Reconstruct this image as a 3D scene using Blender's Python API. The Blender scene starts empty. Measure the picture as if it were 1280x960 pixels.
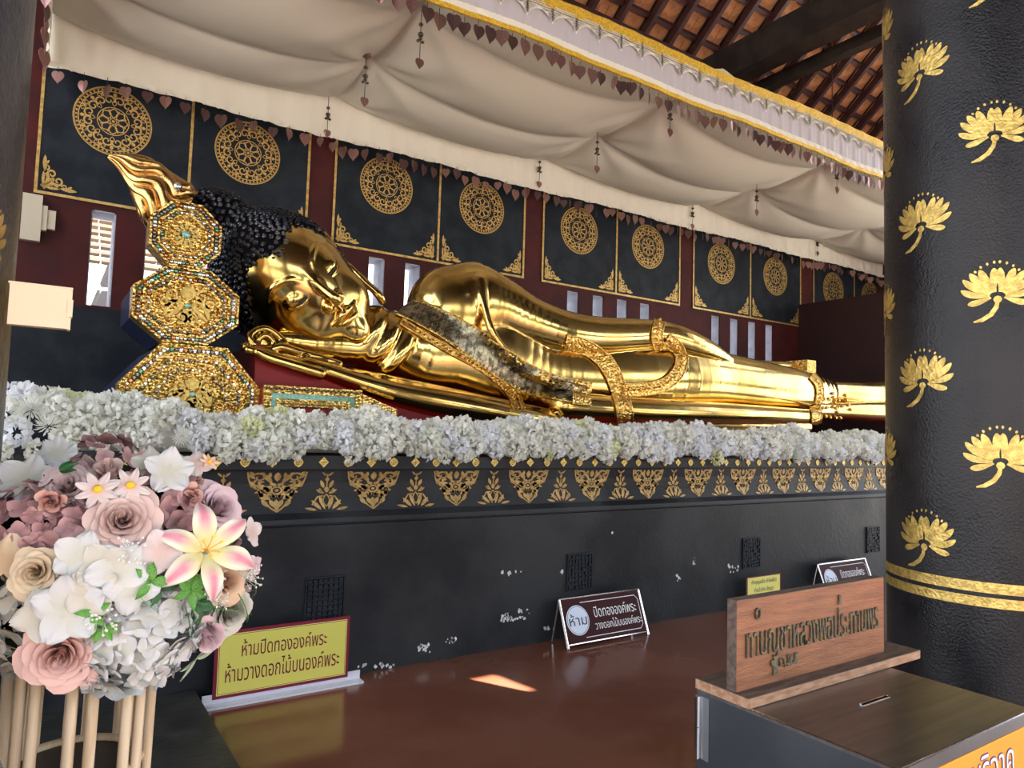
import bpy, math, random
import numpy as np
from math import sin, cos, pi, sqrt, radians, atan2, floor, ceil
from mathutils import Vector, Matrix
from mathutils.bvhtree import BVHTree

S = bpy.context.scene
COL = S.collection
random.seed(7); np.random.seed(7)
# ---------------------------------------------------------------- camera
F_PX = 887.0
EYE = Vector((0, 0, 1.55))
AX = Vector((1327, -99, -F_PX)).normalized()          # world X seen from the camera
AY = Vector((44-640, -(523-480), -F_PX)).normalized()
AZ = AX.cross(AY).normalized(); AY = AZ.cross(AX)
ROT = Matrix((AX, AY, AZ))                             # camera to world
cd = bpy.data.cameras.new('camera'); cam = bpy.data.objects.new('camera', cd); COL.objects.link(cam)
cd.sensor_fit = 'HORIZONTAL'; cd.sensor_width = 36; cd.lens = F_PX/1280*36; cd.clip_start = .05; cd.clip_end = 400
cam.matrix_world = Matrix.Translation(EYE) @ ROT.to_4x4()
S.camera = cam

def ray(u, v): return (ROT @ Vector((u-640, -(v-480), -F_PX))).normalized()
def at(u, v, Y):                                       # measured pixel -> world point on a plane of depth Y
    d = ray(u, v); return EYE + d*(Y/d.y)
def atz(u, v, z):
    d = ray(u, v); return EYE + d*((z-EYE.z)/d.z)
def depth(p): return -(ROT.transposed() @ (Vector(p)-EYE)).z
# ---------------------------------------------------------------- light and exposure
W = bpy.data.worlds.new('sky'); S.world = W; W.use_nodes = True
wn = W.node_tree; bg = wn.nodes['Background']
tc = wn.nodes.new('ShaderNodeTexCoord'); sx = wn.nodes.new('ShaderNodeSeparateXYZ'); cr = wn.nodes.new('ShaderNodeValToRGB')
wn.links.new(tc.outputs['Generated'], sx.inputs[0]); wn.links.new(sx.outputs['Z'], cr.inputs[0]); wn.links.new(cr.outputs[0], bg.inputs[0])
cr.color_ramp.elements[0].position = 0; cr.color_ramp.elements[0].color = (1, .985, .96, 1)
cr.color_ramp.elements[1].position = .8; cr.color_ramp.elements[1].color = (.52, .66, .92, 1)
bg.inputs[1].default_value = 2.3
sun = bpy.data.lights.new('sun', 'SUN'); sun.energy = 24; sun.angle = radians(.35); sun.color = (1, .95, .86)
suno = bpy.data.objects.new('sun', sun); COL.objects.link(suno)
SUN_TO = Vector((.30, -.55, .78)).normalized()         # towards the sun
suno.rotation_euler = SUN_TO.to_track_quat('Z', 'Y').to_euler(); suno.location = (0, -8, 12)
vs = S.view_settings; S.display_settings.display_device = 'sRGB'
vs.view_transform = 'Standard'; vs.look = 'None'; vs.gamma = 1; vs.use_curve_mapping = False; vs.exposure = 1.0
S.cycles.max_bounces = 8; S.cycles.diffuse_bounces = 4; S.cycles.glossy_bounces = 5

# ---------------------------------------------------------------- materials
MT = {}
def mat(name, col, rough=.5, metal=0, col2=None, nscale=6, bump=0, bscale=60, coat=0, mixlo=.4, mixhi=.62, spec=.5, rough2=None, detail=5, stretch=None, emit=0, trans=0):
    m = bpy.data.materials.new(name); m.use_nodes = True; nt = m.node_tree; b = nt.nodes['Principled BSDF']
    b.inputs['Base Color'].default_value = (*col, 1); b.inputs['Roughness'].default_value = rough; b.inputs['Metallic'].default_value = metal
    b.inputs['Coat Weight'].default_value = coat; b.inputs['Coat Roughness'].default_value = .30 if name == 'black pillar lacquer' else .08; b.inputs['Specular IOR Level'].default_value = spec
    if emit: b.inputs['Emission Color'].default_value = (*col, 1); b.inputs['Emission Strength'].default_value = emit
    if trans: b.inputs['Transmission Weight'].default_value = trans
    if col2 or bump or rough2 is not None:
        t = nt.nodes.new('ShaderNodeTexCoord'); mp = nt.nodes.new('ShaderNodeMapping'); nt.links.new(t.outputs['Object'], mp.inputs[0])
        if stretch: mp.inputs['Scale'].default_value = stretch
    if col2 or rough2 is not None:
        n = nt.nodes.new('ShaderNodeTexNoise'); n.inputs['Scale'].default_value = nscale; n.inputs['Detail'].default_value = detail
        nt.links.new(mp.outputs[0], n.inputs[0])
        r = nt.nodes.new('ShaderNodeMapRange'); r.inputs[1].default_value = mixlo; r.inputs[2].default_value = mixhi; nt.links.new(n.outputs[0], r.inputs[0])
        if col2:
            mx = nt.nodes.new('ShaderNodeMix'); mx.data_type = 'RGBA'; mx.inputs[6].default_value = (*col, 1); mx.inputs[7].default_value = (*col2, 1)
            nt.links.new(r.outputs[0], mx.inputs[0]); nt.links.new(mx.outputs[2], b.inputs['Base Color'])
        if rough2 is not None:
            r2 = nt.nodes.new('ShaderNodeMapRange'); r2.inputs[3].default_value = rough; r2.inputs[4].default_value = rough2
            nt.links.new(r.outputs[0], r2.inputs[0]); nt.links.new(r2.outputs[0], b.inputs['Roughness'])
    if bump:
        n2 = nt.nodes.new('ShaderNodeTexNoise'); n2.inputs['Scale'].default_value = bscale; n2.inputs['Detail'].default_value = 4
        nt.links.new(mp.outputs[0], n2.inputs[0])
        bp = nt.nodes.new('ShaderNodeBump'); bp.inputs['Strength'].default_value = bump; bp.inputs['Distance'].default_value = .02
        nt.links.new(n2.outputs[0], bp.inputs['Height']); nt.links.new(bp.outputs[0], b.inputs['Normal'])
    MT[name] = m; return m
def petal_mat(name, edge, core, stripe=None, rough=.6, speck=False):
    m = bpy.data.materials.new(name); m.use_nodes = True; nt = m.node_tree; b = nt.nodes['Principled BSDF']; b.inputs['Roughness'].default_value = rough
    uv = nt.nodes.new('ShaderNodeUVMap'); s = nt.nodes.new('ShaderNodeSeparateXYZ'); nt.links.new(uv.outputs[0], s.inputs[0])
    r = nt.nodes.new('ShaderNodeValToRGB'); r.color_ramp.elements[0].color = (*core, 1); r.color_ramp.elements[1].color = (*edge, 1)
    r.color_ramp.elements[0].position = .12; r.color_ramp.elements[1].position = .75
    nt.links.new(s.outputs['Y'], r.inputs[0]); out = r.outputs[0]
    if stripe:
        q = nt.nodes.new('ShaderNodeMath'); q.operation = 'SUBTRACT'; q.inputs[1].default_value = .5; nt.links.new(s.outputs['X'], q.inputs[0])
        a = nt.nodes.new('ShaderNodeMath'); a.operation = 'ABSOLUTE'; nt.links.new(q.outputs[0], a.inputs[0])
        mr = nt.nodes.new('ShaderNodeMapRange'); mr.inputs[1].default_value = .10; mr.inputs[2].default_value = .34; mr.inputs[3].default_value = 1; mr.inputs[4].default_value = 0
        nt.links.new(a.outputs[0], mr.inputs[0])
        mv = nt.nodes.new('ShaderNodeMapRange'); mv.inputs[1].default_value = .25; mv.inputs[2].default_value = .55; nt.links.new(s.outputs['Y'], mv.inputs[0])
        mm = nt.nodes.new('ShaderNodeMath'); mm.operation = 'MULTIPLY'; nt.links.new(mr.outputs[0], mm.inputs[0]); nt.links.new(mv.outputs[0], mm.inputs[1])
        mx = nt.nodes.new('ShaderNodeMix'); mx.data_type = 'RGBA'; mx.inputs[7].default_value = (*stripe, 1)
        nt.links.new(mm.outputs[0], mx.inputs[0]); nt.links.new(out, mx.inputs[6]); out = mx.outputs[2]
    nt.links.new(out, b.inputs['Base Color']); b.inputs['Subsurface Weight'].default_value = 0
    MT[name] = m; return m

GOLD = mat('polished gold', (.80, .575, .20), .13, 1, col2=(.58, .39, .12), nscale=2.2, bump=.06, bscale=6, rough2=.22)
GOLDR = mat('carved gilding', (1.0, .70, .24), .28, 1, col2=(.62, .38, .08), nscale=30, bump=.9, bscale=75)
def carve(m, sc_):
    nt = m.node_tree; bp = next(n for n in nt.nodes if n.type == 'BUMP'); mp = next(n for n in nt.nodes if n.type == 'MAPPING')
    v = nt.nodes.new('ShaderNodeTexVoronoi'); v.inputs['Scale'].default_value = sc_; nt.links.new(mp.outputs[0], v.inputs[0]); nt.links.new(v.outputs['Distance'], bp.inputs['Height'])
    bp.invert = True; bp.inputs['Distance'].default_value = .012; bp.inputs['Strength'].default_value = 1
carve(GOLDR, 42)
GOLDD = mat('aged bronze gold', (.62, .38, .14), .24, 1, bump=.1, bscale=20)
LEAF = mat('gold leaf stencil', (.80, .55, .20), .42, .55, col2=(.55, .34, .10), nscale=25)
LEAFB = mat('bright gold leaf', (.78, .56, .17), .42, .8, col2=(.48, .34, .10), nscale=40, bump=.25, bscale=90)
LEAFD = mat('dull gold leaf', (.50, .33, .12), .45, .5, col2=(.34, .21, .07), nscale=30)
BLACK = mat('black lacquered panel', (.010, .014, .022), .48, 0, col2=(.020, .026, .036), nscale=5, bump=.12, bscale=60, spec=.2)
PLAS = mat('black plinth plaster', (.014, .015, .019), .34, 0, col2=(.034, .036, .040), nscale=1.7, bump=.12, bscale=38, spec=.2, rough2=.5)
PILM = mat('black pillar lacquer', (.008, .008, .011), .26, 0, col2=(.022, .021, .023), nscale=3, bump=.22, bscale=110, spec=.3, rough2=.36)
PILB = mat('worn dark pillar', (.022, .026, .038), .30, 0, col2=(.038, .038, .042), nscale=4, bump=.2, bscale=50, spec=.5)
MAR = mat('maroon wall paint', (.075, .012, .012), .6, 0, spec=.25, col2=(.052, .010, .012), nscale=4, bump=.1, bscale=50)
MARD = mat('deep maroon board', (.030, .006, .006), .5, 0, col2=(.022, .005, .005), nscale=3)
MARW = mat('maroon timber', (.060, .016, .018), .5, 0, col2=(.036, .011, .012), nscale=5, stretch=(1, 1, 6))
BEAM = mat('dark roof timber', (.016, .010, .008), .6, 0, spec=.2, col2=(.030, .020, .015), nscale=6)
TILE = mat('orange clay tile', (.55, .24, .10), .75, 0, col2=(.36, .15, .065), nscale=9, bump=.4, bscale=50)
CLOTH = mat('cream canopy cloth', (.72, .69, .60), .75, 0, bump=.05, bscale=30)
SATIN = mat('white satin', (.86, .83, .74), .45, 0, spec=.4)
SILK = mat('white silk panel', (.56, .53, .58), .5, 0, spec=.4)
BROC = mat('yellow gold brocade', (.90, .60, .06), .4, .35, col2=(.72, .42, .03), nscale=60, bump=.6, bscale=110)
COPPER = mat('copper bodhi leaf', (.42, .24, .21), .34, .75, col2=(.30, .16, .14), nscale=14)
COPPERD = mat('dark copper leaf', (.16, .09, .085), .38, .7)
STRING = mat('dark string', (.03, .02, .018), .7)
BEADM = mat('dark bead', (.06, .045, .035), .3, .3)
FLOOR = mat('polished brown floor', (.17, .055, .028), .10, 0, col2=(.21, .078, .044), nscale=1.5, bump=.02, bscale=4, spec=.6, rough2=.2)
KERB = mat('dark step stone', (.026, .025, .021), .45, 0, col2=(.045, .042, .036), nscale=7, bump=.2, bscale=40)
CREAM = mat('cream plastic', (.74, .60, .42), .5)
CREAMW = mat('cream painted box', (.62, .56, .44), .6)
REV = mat('white limewashed reveal', (.50, .52, .62), .8, 0, col2=(.40, .41, .50), nscale=8, bump=.3, bscale=40)
CRIM = mat('crimson lacquer', (.20, .005, .007), .4, 0, spec=.25)
VELV = mat('dark blue velvet', (.006, .010, .034), .5, 0, spec=.25)
HAIRB = mat('black hair ground', (.004, .004, .006), .8, 0, spec=.05)
HAIRM = mat('black hair lacquer', (.010, .011, .016), .25, 0, spec=.6)
TURQ = mat('turquoise glass mosaic', (.10, .34, .30), .2, .3, col2=(.30, .45, .38), nscale=60)
GEMS = [mat('clear glass gem', (.75, .78, .80), .08, .8), mat('smoky glass gem', (.16, .15, .13), .1, .6), mat('green glass gem', (.10, .30, .20), .1, .5), mat('amber glass gem', (.5, .20, .05), .1, .6)]
MOSA = mat('mirror mosaic tile', (.42, .38, .26), .32, .9, col2=(.12, .115, .09), nscale=16, mixlo=.45, mixhi=.55)
CHROME = mat('chrome tube', (.80, .80, .82), .12, 1)
MARS = mat('maroon sign face', (.045, .008, .010), .6, 0, spec=.15)
WHITE = mat('white lettering', (.85, .85, .88), .5)
OVALM = mat('pale blue white disc', (.72, .80, .95), .5)
YEL = mat('yellow sign face', (.72, .66, .13), .5)
YEL2 = mat('pale yellow sign face', (.86, .80, .22), .5)
MARB = mat('maroon print', (.20, .008, .03), .5)
BLK = mat('black print', (.012, .012, .014), .5)
ACRY = mat('clear acrylic edge', (.72, .72, .80), .15, 0)
STEEL = mat('brushed dark steel', (.23, .21, .205), .30, .9, col2=(.17, .155, .15), nscale=3, stretch=(1, 14, 1), bump=.04, bscale=30)
STEELD = mat('dark steel side', (.075, .085, .10), .42, .6, col2=(.055, .06, .075), nscale=4)
WOOD = mat('orange teak board', (.34, .135, .060), .5, 0, col2=(.20, .075, .034), nscale=5, stretch=(1.2, 8, 14), bump=.25, bscale=22, mixlo=.35, mixhi=.7)
WOODG = mat('weathered wood top', (.16, .11, .085), .65, 0, col2=(.08, .055, .045), nscale=6, stretch=(1.5, 9, 9), bump=.2, bscale=40)
WOODP = mat('pale worn wood edge', (.50, .30, .19), .6, 0, col2=(.34, .17, .09), nscale=8, stretch=(2, 8, 10))
TARN = mat('tarnished brass letters', (.20, .165, .095), .5, .5, col2=(.11, .10, .075), nscale=35, bump=.4, bscale=90)
ORAN = mat('orange sign face', (.95, .36, .03), .5)
PURP = mat('purple outline print', (.14, .03, .20), .5)
ROD = mat('pale wooden rod', (.72, .56, .38), .55, 0, col2=(.60, .42, .26), nscale=8, stretch=(10, 10, 1))
GREEN = mat('green leaf', (.13, .36, .05), .5, 0, col2=(.05, .20, .03), nscale=18)
GREEND = mat('dark fern', (.03, .13, .04), .5)
SAGE = mat('sage leaf', (.34, .42, .30), .55)
FWHITE = mat('white garland petal', (.96, .96, .94), .6, 0, col2=(.91, .92, .83), nscale=5)
FWHITE2 = mat('cool white petal', (.93, .945, .975), .6)
FCREAM = mat('cream garland petal', (.88, .90, .62), .6)
def translucent(m, f=.5):
    nt = m.node_tree; b = nt.nodes['Principled BSDF']; o = nt.nodes['Material Output']; tr = nt.nodes.new('ShaderNodeBsdfTranslucent'); mx = nt.nodes.new('ShaderNodeMixShader'); mx.inputs[0].default_value = f
    c = b.inputs['Base Color']
    if c.links: nt.links.new(c.links[0].from_socket, tr.inputs[0])
    else: tr.inputs[0].default_value = c.default_value
    nt.links.new(b.outputs[0], mx.inputs[1]); nt.links.new(tr.outputs[0], mx.inputs[2]); nt.links.new(mx.outputs[0], o.inputs[0])
for m_ in (FWHITE, FWHITE2, FCREAM): translucent(m_)
YELC = mat('yellow stamen', (.85, .50, .02), .6)
CHIP = mat('bare plaster chip', (.72, .72, .74), .8)
PLASTIC = mat('clear plastic wrap', (.75, .8, .82), .08, 0, bump=.6, bscale=25, trans=.85)
PAVE = mat('pale outdoor paving', (.36, .33, .29), .8, 0, col2=(.28, .26, .22), nscale=1.0)
OCHRE = mat('ochre gable carving', (.16, .12, .05), .6, .2, col2=(.05, .04, .02), nscale=9)
PALW = mat('white outdoor wall', (.40, .40, .40), .8)
TILO = mat('weathered outdoor tile', (.16, .09, .055), .8, 0, col2=(.09, .06, .045), nscale=3)

# ---------------------------------------------------------------- mesh helpers
class MB:
    def __init__(s): s.v = []; s.f = []; s.uv = []
    def add(s, vs_, fs, uvs=None):
        o = len(s.v); s.v += [tuple(p) for p in vs_]; s.f += [tuple(i+o for i in f) for f in fs]
        s.uv += [tuple(q) for q in uvs] if uvs else [(.5, .5)]*len(vs_)
        return s
    def box(s, lo, hi, M=None):
        x0, y0, z0 = lo; x1, y1, z1 = hi
        v = [Vector(p) for p in ((x0,y0,z0),(x1,y0,z0),(x1,y1,z0),(x0,y1,z0),(x0,y0,z1),(x1,y0,z1),(x1,y1,z1),(x0,y1,z1))]
        if M is not None: v = [M @ p for p in v]
        return s.add(v, [(0,3,2,1),(4,5,6,7),(0,1,5,4),(1,2,6,5),(2,3,7,6),(3,0,4,7)])
    def tube(s, pts, r, n=8, cap=True):
        pts = [Vector(p) for p in pts]; m = len(pts); rs = r if isinstance(r, (list, tuple)) else [r]*m
        vv = []; prev = None
        for i, p in enumerate(pts):
            d = (pts[min(i+1, m-1)]-pts[max(i-1, 0)]); d = d.normalized() if d.length > 1e-9 else Vector((0,0,1))
            if prev is None: a = d.orthogonal().normalized()
            else:
                a = prev-d*prev.dot(d); a = a.normalized() if a.length > 1e-6 else d.orthogonal().normalized()
            prev = a; b = d.cross(a)
            vv += [p+(a*cos(2*pi*k/n)+b*sin(2*pi*k/n))*rs[i] for k in range(n)]
        ff = [(i*n+k, i*n+(k+1) % n, (i+1)*n+(k+1) % n, (i+1)*n+k) for i in range(m-1) for k in range(n)]
        if cap: ff += [tuple(range(n))[::-1], tuple(range((m-1)*n, m*n))]
        return s.add(vv, ff)
    def lathe(s, prof, n=24, M=None, c=(0,0,0)):
        vv = []; m = len(prof)
        for r, z in prof:
            for k in range(n):
                p = Vector((c[0]+r*cos(2*pi*k/n), c[1]+r*sin(2*pi*k/n), c[2]+z)); vv.append(M @ p if M is not None else p)
        ff = [(i*n+k, i*n+(k+1) % n, (i+1)*n+(k+1) % n, (i+1)*n+k) for i in range(m-1) for k in range(n)]
        ff += [tuple(range(n))[::-1], tuple(range((m-1)*n, m*n))]
        return s.add(vv, ff)
    def grid(s, fn, nu, nv, uv=True):
        vv = [fn(i/nu, j/nv) for j in range(nv+1) for i in range(nu+1)]
        ff = [(j*(nu+1)+i, j*(nu+1)+i+1, (j+1)*(nu+1)+i+1, (j+1)*(nu+1)+i) for j in range(nv) for i in range(nu)]
        return s.add(vv, ff, [(i/nu, j/nv) for j in range(nv+1) for i in range(nu+1)])
    def prism(s, poly, a, b):          # poly: list of Vector; a, b offset vectors
        n = len(poly); vv = [p+a for p in poly]+[p+b for p in poly]
        return s.add(vv, [tuple(range(n))[::-1], tuple(range(n, 2*n))]+[(i, (i+1) % n, n+(i+1) % n, n+i) for i in range(n)])
    def mesh(s, name, m, smooth=False):
        me = bpy.data.meshes.new(name); me.from_pydata(s.v, [], s.f)
        ul = me.uv_layers.new(name='UVMap'); li = np.zeros(len(me.loops), dtype=np.int32); me.loops.foreach_get('vertex_index', li)
        ul.data.foreach_set('uv', np.array(s.uv, dtype=np.float32)[li].ravel())
        if m: me.materials.append(m)
        if smooth: me.polygons.foreach_set('use_smooth', [True]*len(me.polygons))
        me.update(); return me
    def build(s, name, m, parent=None, smooth=False):
        return link(name, s.mesh(name, m, smooth), parent)
def link(name, data, parent=None):
    o = bpy.data.objects.new(name, data); COL.objects.link(o)
    if parent is not None: o.parent = parent; o.matrix_parent_inverse = parent.matrix_world.inverted() if False else Matrix.Identity(4)
    return o
# every thing made with empty() sits at the origin unless loc is given; parts use coordinates relative to it
def tag(o, label=None, cat=None, group=None, kind=None):
    if label: o['label'] = label
    if cat: o['category'] = cat
    if group: o['group'] = group
    if kind: o['kind'] = kind
    return o
def empty(name, loc=(0,0,0), rz=0):
    o = bpy.data.objects.new(name, None); COL.objects.link(o); o.location = loc; o.rotation_euler = (0,0,rz); o.empty_display_size = .1
    bpy.context.view_layer.update() if False else None
    return o
KIDS = {}
def copy_tree(o, parent=None):
    c = o.copy(); COL.objects.link(c)
    if parent is not None: c.parent = parent
    for ch in list(o.children): copy_tree(ch, c)
    return c
def struct(name, mb, m, smooth=False): return tag(mb.build(name, m, None, smooth), kind='structure')

class D2:                                  # flat ornament drawing in the plane, mapped on a surface later
    def __init__(s): s.v = []; s.f = []
    def add(s, v, f):
        o = len(s.v); s.v += v; s.f += [tuple(i+o for i in q) for q in f]; return s
    def poly(s, pts): return s.add(list(pts), [tuple(range(len(pts)))])
    def stroke(s, pts, w, closed=False):
        n = len(pts); ws = w if isinstance(w, (list, tuple)) else [w]*n; v = []
        for i, (x, y) in enumerate(pts):
            a = pts[(i-1) % n] if closed or i > 0 else pts[i]; b = pts[(i+1) % n] if closed or i < n-1 else pts[i]
            dx, dy = b[0]-a[0], b[1]-a[1]; L = sqrt(dx*dx+dy*dy) or 1; nx, ny = -dy/L, dx/L
            v += [(x+nx*ws[i]/2, y+ny*ws[i]/2), (x-nx*ws[i]/2, y-ny*ws[i]/2)]
        f = [(2*i, 2*i+1, 2*((i+1) % n)+1, 2*((i+1) % n)) for i in range(n if closed else n-1)]
        return s.add(v, f)
    def ring(s, r, w, n=48, c=(0,0)): return s.stroke([(c[0]+r*cos(2*pi*k/n), c[1]+r*sin(2*pi*k/n)) for k in range(n)], w, True)
    def disc(s, c, r, n=8): return s.poly([(c[0]+r*cos(2*pi*k/n), c[1]+r*sin(2*pi*k/n)) for k in range(n)])
    def spiral(s, c, r0, r1, a0, turns, w, n=14):
        pts = [(c[0]+(r0+(r1-r0)*k/n)*cos(a0+2*pi*turns*k/n), c[1]+(r0+(r1-r0)*k/n)*sin(a0+2*pi*turns*k/n)) for k in range(n+1)]
        return s.stroke(pts, [w*(1-.45*k/n) for k in range(n+1)])
    def petal(s, a, b, w, lw=None):        # leaf shape from a to b; outline only if lw
        dx, dy = b[0]-a[0], b[1]-a[1]; L = sqrt(dx*dx+dy*dy); ux, uy = dx/L, dy/L; nx, ny = -uy, ux
        pr = [(0,0),(.25,.36),(.55,.5),(.82,.3),(1,0)]
        P = [(a[0]+dx*t+nx*w*h, a[1]+dy*t+ny*w*h) for t, h in pr]+[(a[0]+dx*t-nx*w*h, a[1]+dy*t-ny*w*h) for t, h in pr[-2:0:-1]]
        return s.stroke(P, lw, True) if lw else s.poly(P)
    def rot(s, other, ang, flip=False, off=(0,0), sc=1):
        c_, s_ = cos(ang), sin(ang); v = []
        for x, y in other.v:
            if flip: x = -x
            v.append(((x*c_-y*s_)*sc+off[0], (x*s_+y*c_)*sc+off[1]))
        return s.add(v, [q[::-1] for q in other.f] if flip else other.f)
    def mapped(s, fn):
        mb = MB(); mb.add([fn(x, y) for x, y in s.v], s.f); return mb

def text_mesh(txt, w=None, h=None, extrude=0, bevel=0):
    cu = bpy.data.curves.new('t', 'FONT'); cu.body = txt; cu.size = 1; cu.extrude = 0.0; cu.resolution_u = 3; cu.offset = bevel
    ob = bpy.data.objects.new('t', cu); COL.objects.link(ob)
    dg = bpy.context.evaluated_depsgraph_get(); me = ob.evaluated_get(dg).to_mesh()
    v = np.array([p.co[:] for p in me.vertices]); f = [tuple(p.vertices) for p in me.polygons]
    ob.to_mesh_clear() if False else None
    bpy.data.objects.remove(ob); bpy.data.curves.remove(cu)
    lo = v.min(0); hi = v.max(0); v = v-(lo+hi)/2; sc = hi-lo
    sx_ = w/sc[0] if w else None; sy_ = h/sc[1] if h else None
    sx_ = sx_ or sy_; sy_ = sy_ or sx_
    v[:, 0] *= sx_; v[:, 1] *= sy_
    d = D2(); d.v = [(a, b) for a, b, _ in v]; d.f = f
    return d
def solid(d, fn, th):                     # D2 -> raised plate: fn(x, y, z)
    mb = MB(); n = len(d.v); vv = [fn(x, y, th) for x, y in d.v]+[fn(x, y, 0) for x, y in d.v]
    ed = {}
    for f in d.f:
        for i in range(len(f)):
            a, b = f[i], f[(i+1) % len(f)]
            if (b, a) in ed: del ed[(b, a)]
            else: ed[(a, b)] = 1
    mb.add(vv, list(d.f)+[(a, a+n, b+n, b) for a, b in ed]); return mb

# ================================================================ THE SETTING
D = 7.15      # front face of the back wall
PT = 1.36     # plinth top
XR = 13.0
mb = MB(); mb.box((-5, -5, -.2), (XR, 7.4, 0)); struct('floor', mb, FLOOR)
mb = MB(); mb.box((-60, -60, -.6), (70, -5, -.25)); mb.box((-60, 7.4, -.6), (70, 60, -.25)); mb.box((-60, -5, -.6), (-5, 7.4, -.25)); mb.box((XR, -5, -.6), (70, 7.4, -.25))
struct('ground', mb, PAVE)
# --- back wall with slit openings
bays = [(-.13, 1.06, 2.19), (2.45, 3.70, 4.90), (5.17, 6.42, 7.66), (7.93, 9.25, 10.57), (10.92, 12.17, 13.3)]
mb = MB()
TH = .30
slits = []
for b in bays[:4]:
    for k in range(4): slits.append((b[0]+.43+.43*k, b[0]+.43+.43*k+.19))
mb.box((-5, D, 3.40), (14, D+TH, 7)); mb.box((-5, D, 0), (14, D+TH, 2.55))
x = -5
for a, b_ in slits+[(14, 14)]:
    mb.box((x, D, 2.55), (a, D+TH, 3.40)); x = b_
wall = struct('wall_back', mb, MAR)
mb = MB(); mb.box((12.9, 4.2, 0), (13.1, D, 7.2)); struct('wall_right_added', mb, MARD)  # unseen end wall, added to cut side light on feet and last bay
for a, b_ in slits:
    mb = MB(); mb.box((b_-.012, D+.02, 2.55), (b_+.0, D+TH-.01, 3.40)); mb.box((a, D+.02, 2.55), (a+.01, D+TH-.01, 3.40)); mb.box((a, D+.02, 3.385), (b_, D+TH-.01, 3.40))
    mb.build('window_reveal', REV, wall)
for a, b_, c_ in bays[:1]:
    # the first bay's lower wall gets its black sheet further down
    pass
# --- painted black panels with gilding
def medallion():
    d = D2(); d.ring(.985, .03, 64); d.ring(.865, .028, 64); d.ring(.955, .012, 64)
    for k in range(52): d.disc((.912*cos(2*pi*k/52), .912*sin(2*pi*k/52)), .03, 6)
    e = D2()
    e.spiral((.60, .13), .15, .03, -pi/2-.3, 1.15, .05); e.spiral((.60, -.13), .15, .03, pi/2+.3, -1.15, .05)
    e.petal((.70, 0), (.84, 0), .10); e.petal((.45, 0), (.62, 0), .11, .022)
    e.spiral((.76, .20), .075, .02, pi, -1.1, .03, 9); e.spiral((.76, -.20), .075, .02, pi, 1.1, .03, 9)
    e.petal((.66, .28), (.82, .335), .07)
    for k in range(8): d.rot(e, 2*pi*k/8)
    d.ring(.40, .024, 40)
    for k in range(8):
        a = 2*pi*k/8; d.petal((.11*cos(a), .11*sin(a)), (.37*cos(a), .37*sin(a)), .23, .03)
    d.ring(.085, .02, 16); d.disc((0, 0), .04)
    for k in range(8): a = 2*pi*(k+.5)/8; d.disc((.33*cos(a), .33*sin(a)), .022, 6)
    return d
def corner():
    d = D2()   # lower-left corner ornament in unit square, growing up the left side and along the bottom
    for fl in (False, True):
        e = D2(); e.stroke([(.03, .03), (.16, .20), (.17, .36), (.09, .46)], [.16, .13, .09, .05])
        e.spiral((.27, .46), .13, .04, -pi*.75, -1.15, .07); e.spiral((.12, .64), .08, .02, -pi*.5, 1.0, .05, 10)
        e.petal((.07, .5), (.05, 1.0), .13); e.petal((.10, .72), (.17, .86), .07); e.petal((.04, .10), (.04, .52), .09)
        e.petal((.2, .2), (.36, .33), .12)
        for x_, y_ in e.v: pass
        v = [(y_, x_) for x_, y_ in e.v] if fl else e.v
        d.add(v, [q[::-1] for q in e.f] if fl else e.f)
    return d
MED = medallion().mapped(lambda x, y: (x, 0, y)).mesh('medallion', LEAF)
COR = corner().mapped(lambda x, y: (x, 0, y)).mesh('corner_ornament', LEAF)
PB, PTOP = 3.45, 5.3
for bi, (a, b_, c_) in enumerate(bays):
    for pi_, (x0, x1) in enumerate(((a, b_), (b_, c_))):
        mb = MB(); mb.box((x0, D-.012, PB), (x1, D+.01, PTOP)); pn = mb.build('wall_panel', BLACK, wall)
        mb = MB(); w = .024
        mb.box((x0, D-.017, PB), (x1, D-.011, PB+w)); mb.box((x0-(.0 if pi_ == 0 else w/2), D-.018, PB), (x0+w*(1 if pi_ == 0 else .5), D-.011, PTOP))
        if pi_ == 1: mb.box((x1-w, D-.018, PB), (x1, D-.011, PTOP))
        mb.build('gold_border', LEAF, pn)
        o = link('medallion', MED, pn); o.location = ((x0+x1)/2+(-.03 if bi else -.05), D-.016, 4.21); o.scale = (.31,)*3
        for sg in (1, -1):
            if bi == 0 and ((pi_ == 0) != (sg == 1)): continue
            o = link('corner_ornament', COR, pn); o.location = ((x0+.05) if sg == 1 else (x1-.05), D-.016, PB+.05); o.scale = (.26*sg, 1, .29)
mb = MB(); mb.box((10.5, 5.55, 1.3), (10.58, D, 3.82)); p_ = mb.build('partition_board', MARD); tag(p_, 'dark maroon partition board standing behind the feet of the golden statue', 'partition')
# dark lower wall behind the octagonal cushions
mb = MB(); mb.box((-4, D-.05, .2), (2.4, D-.002, 2.52)); tag(mb.build('trim_1', BLACK), kind='structure')
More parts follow.
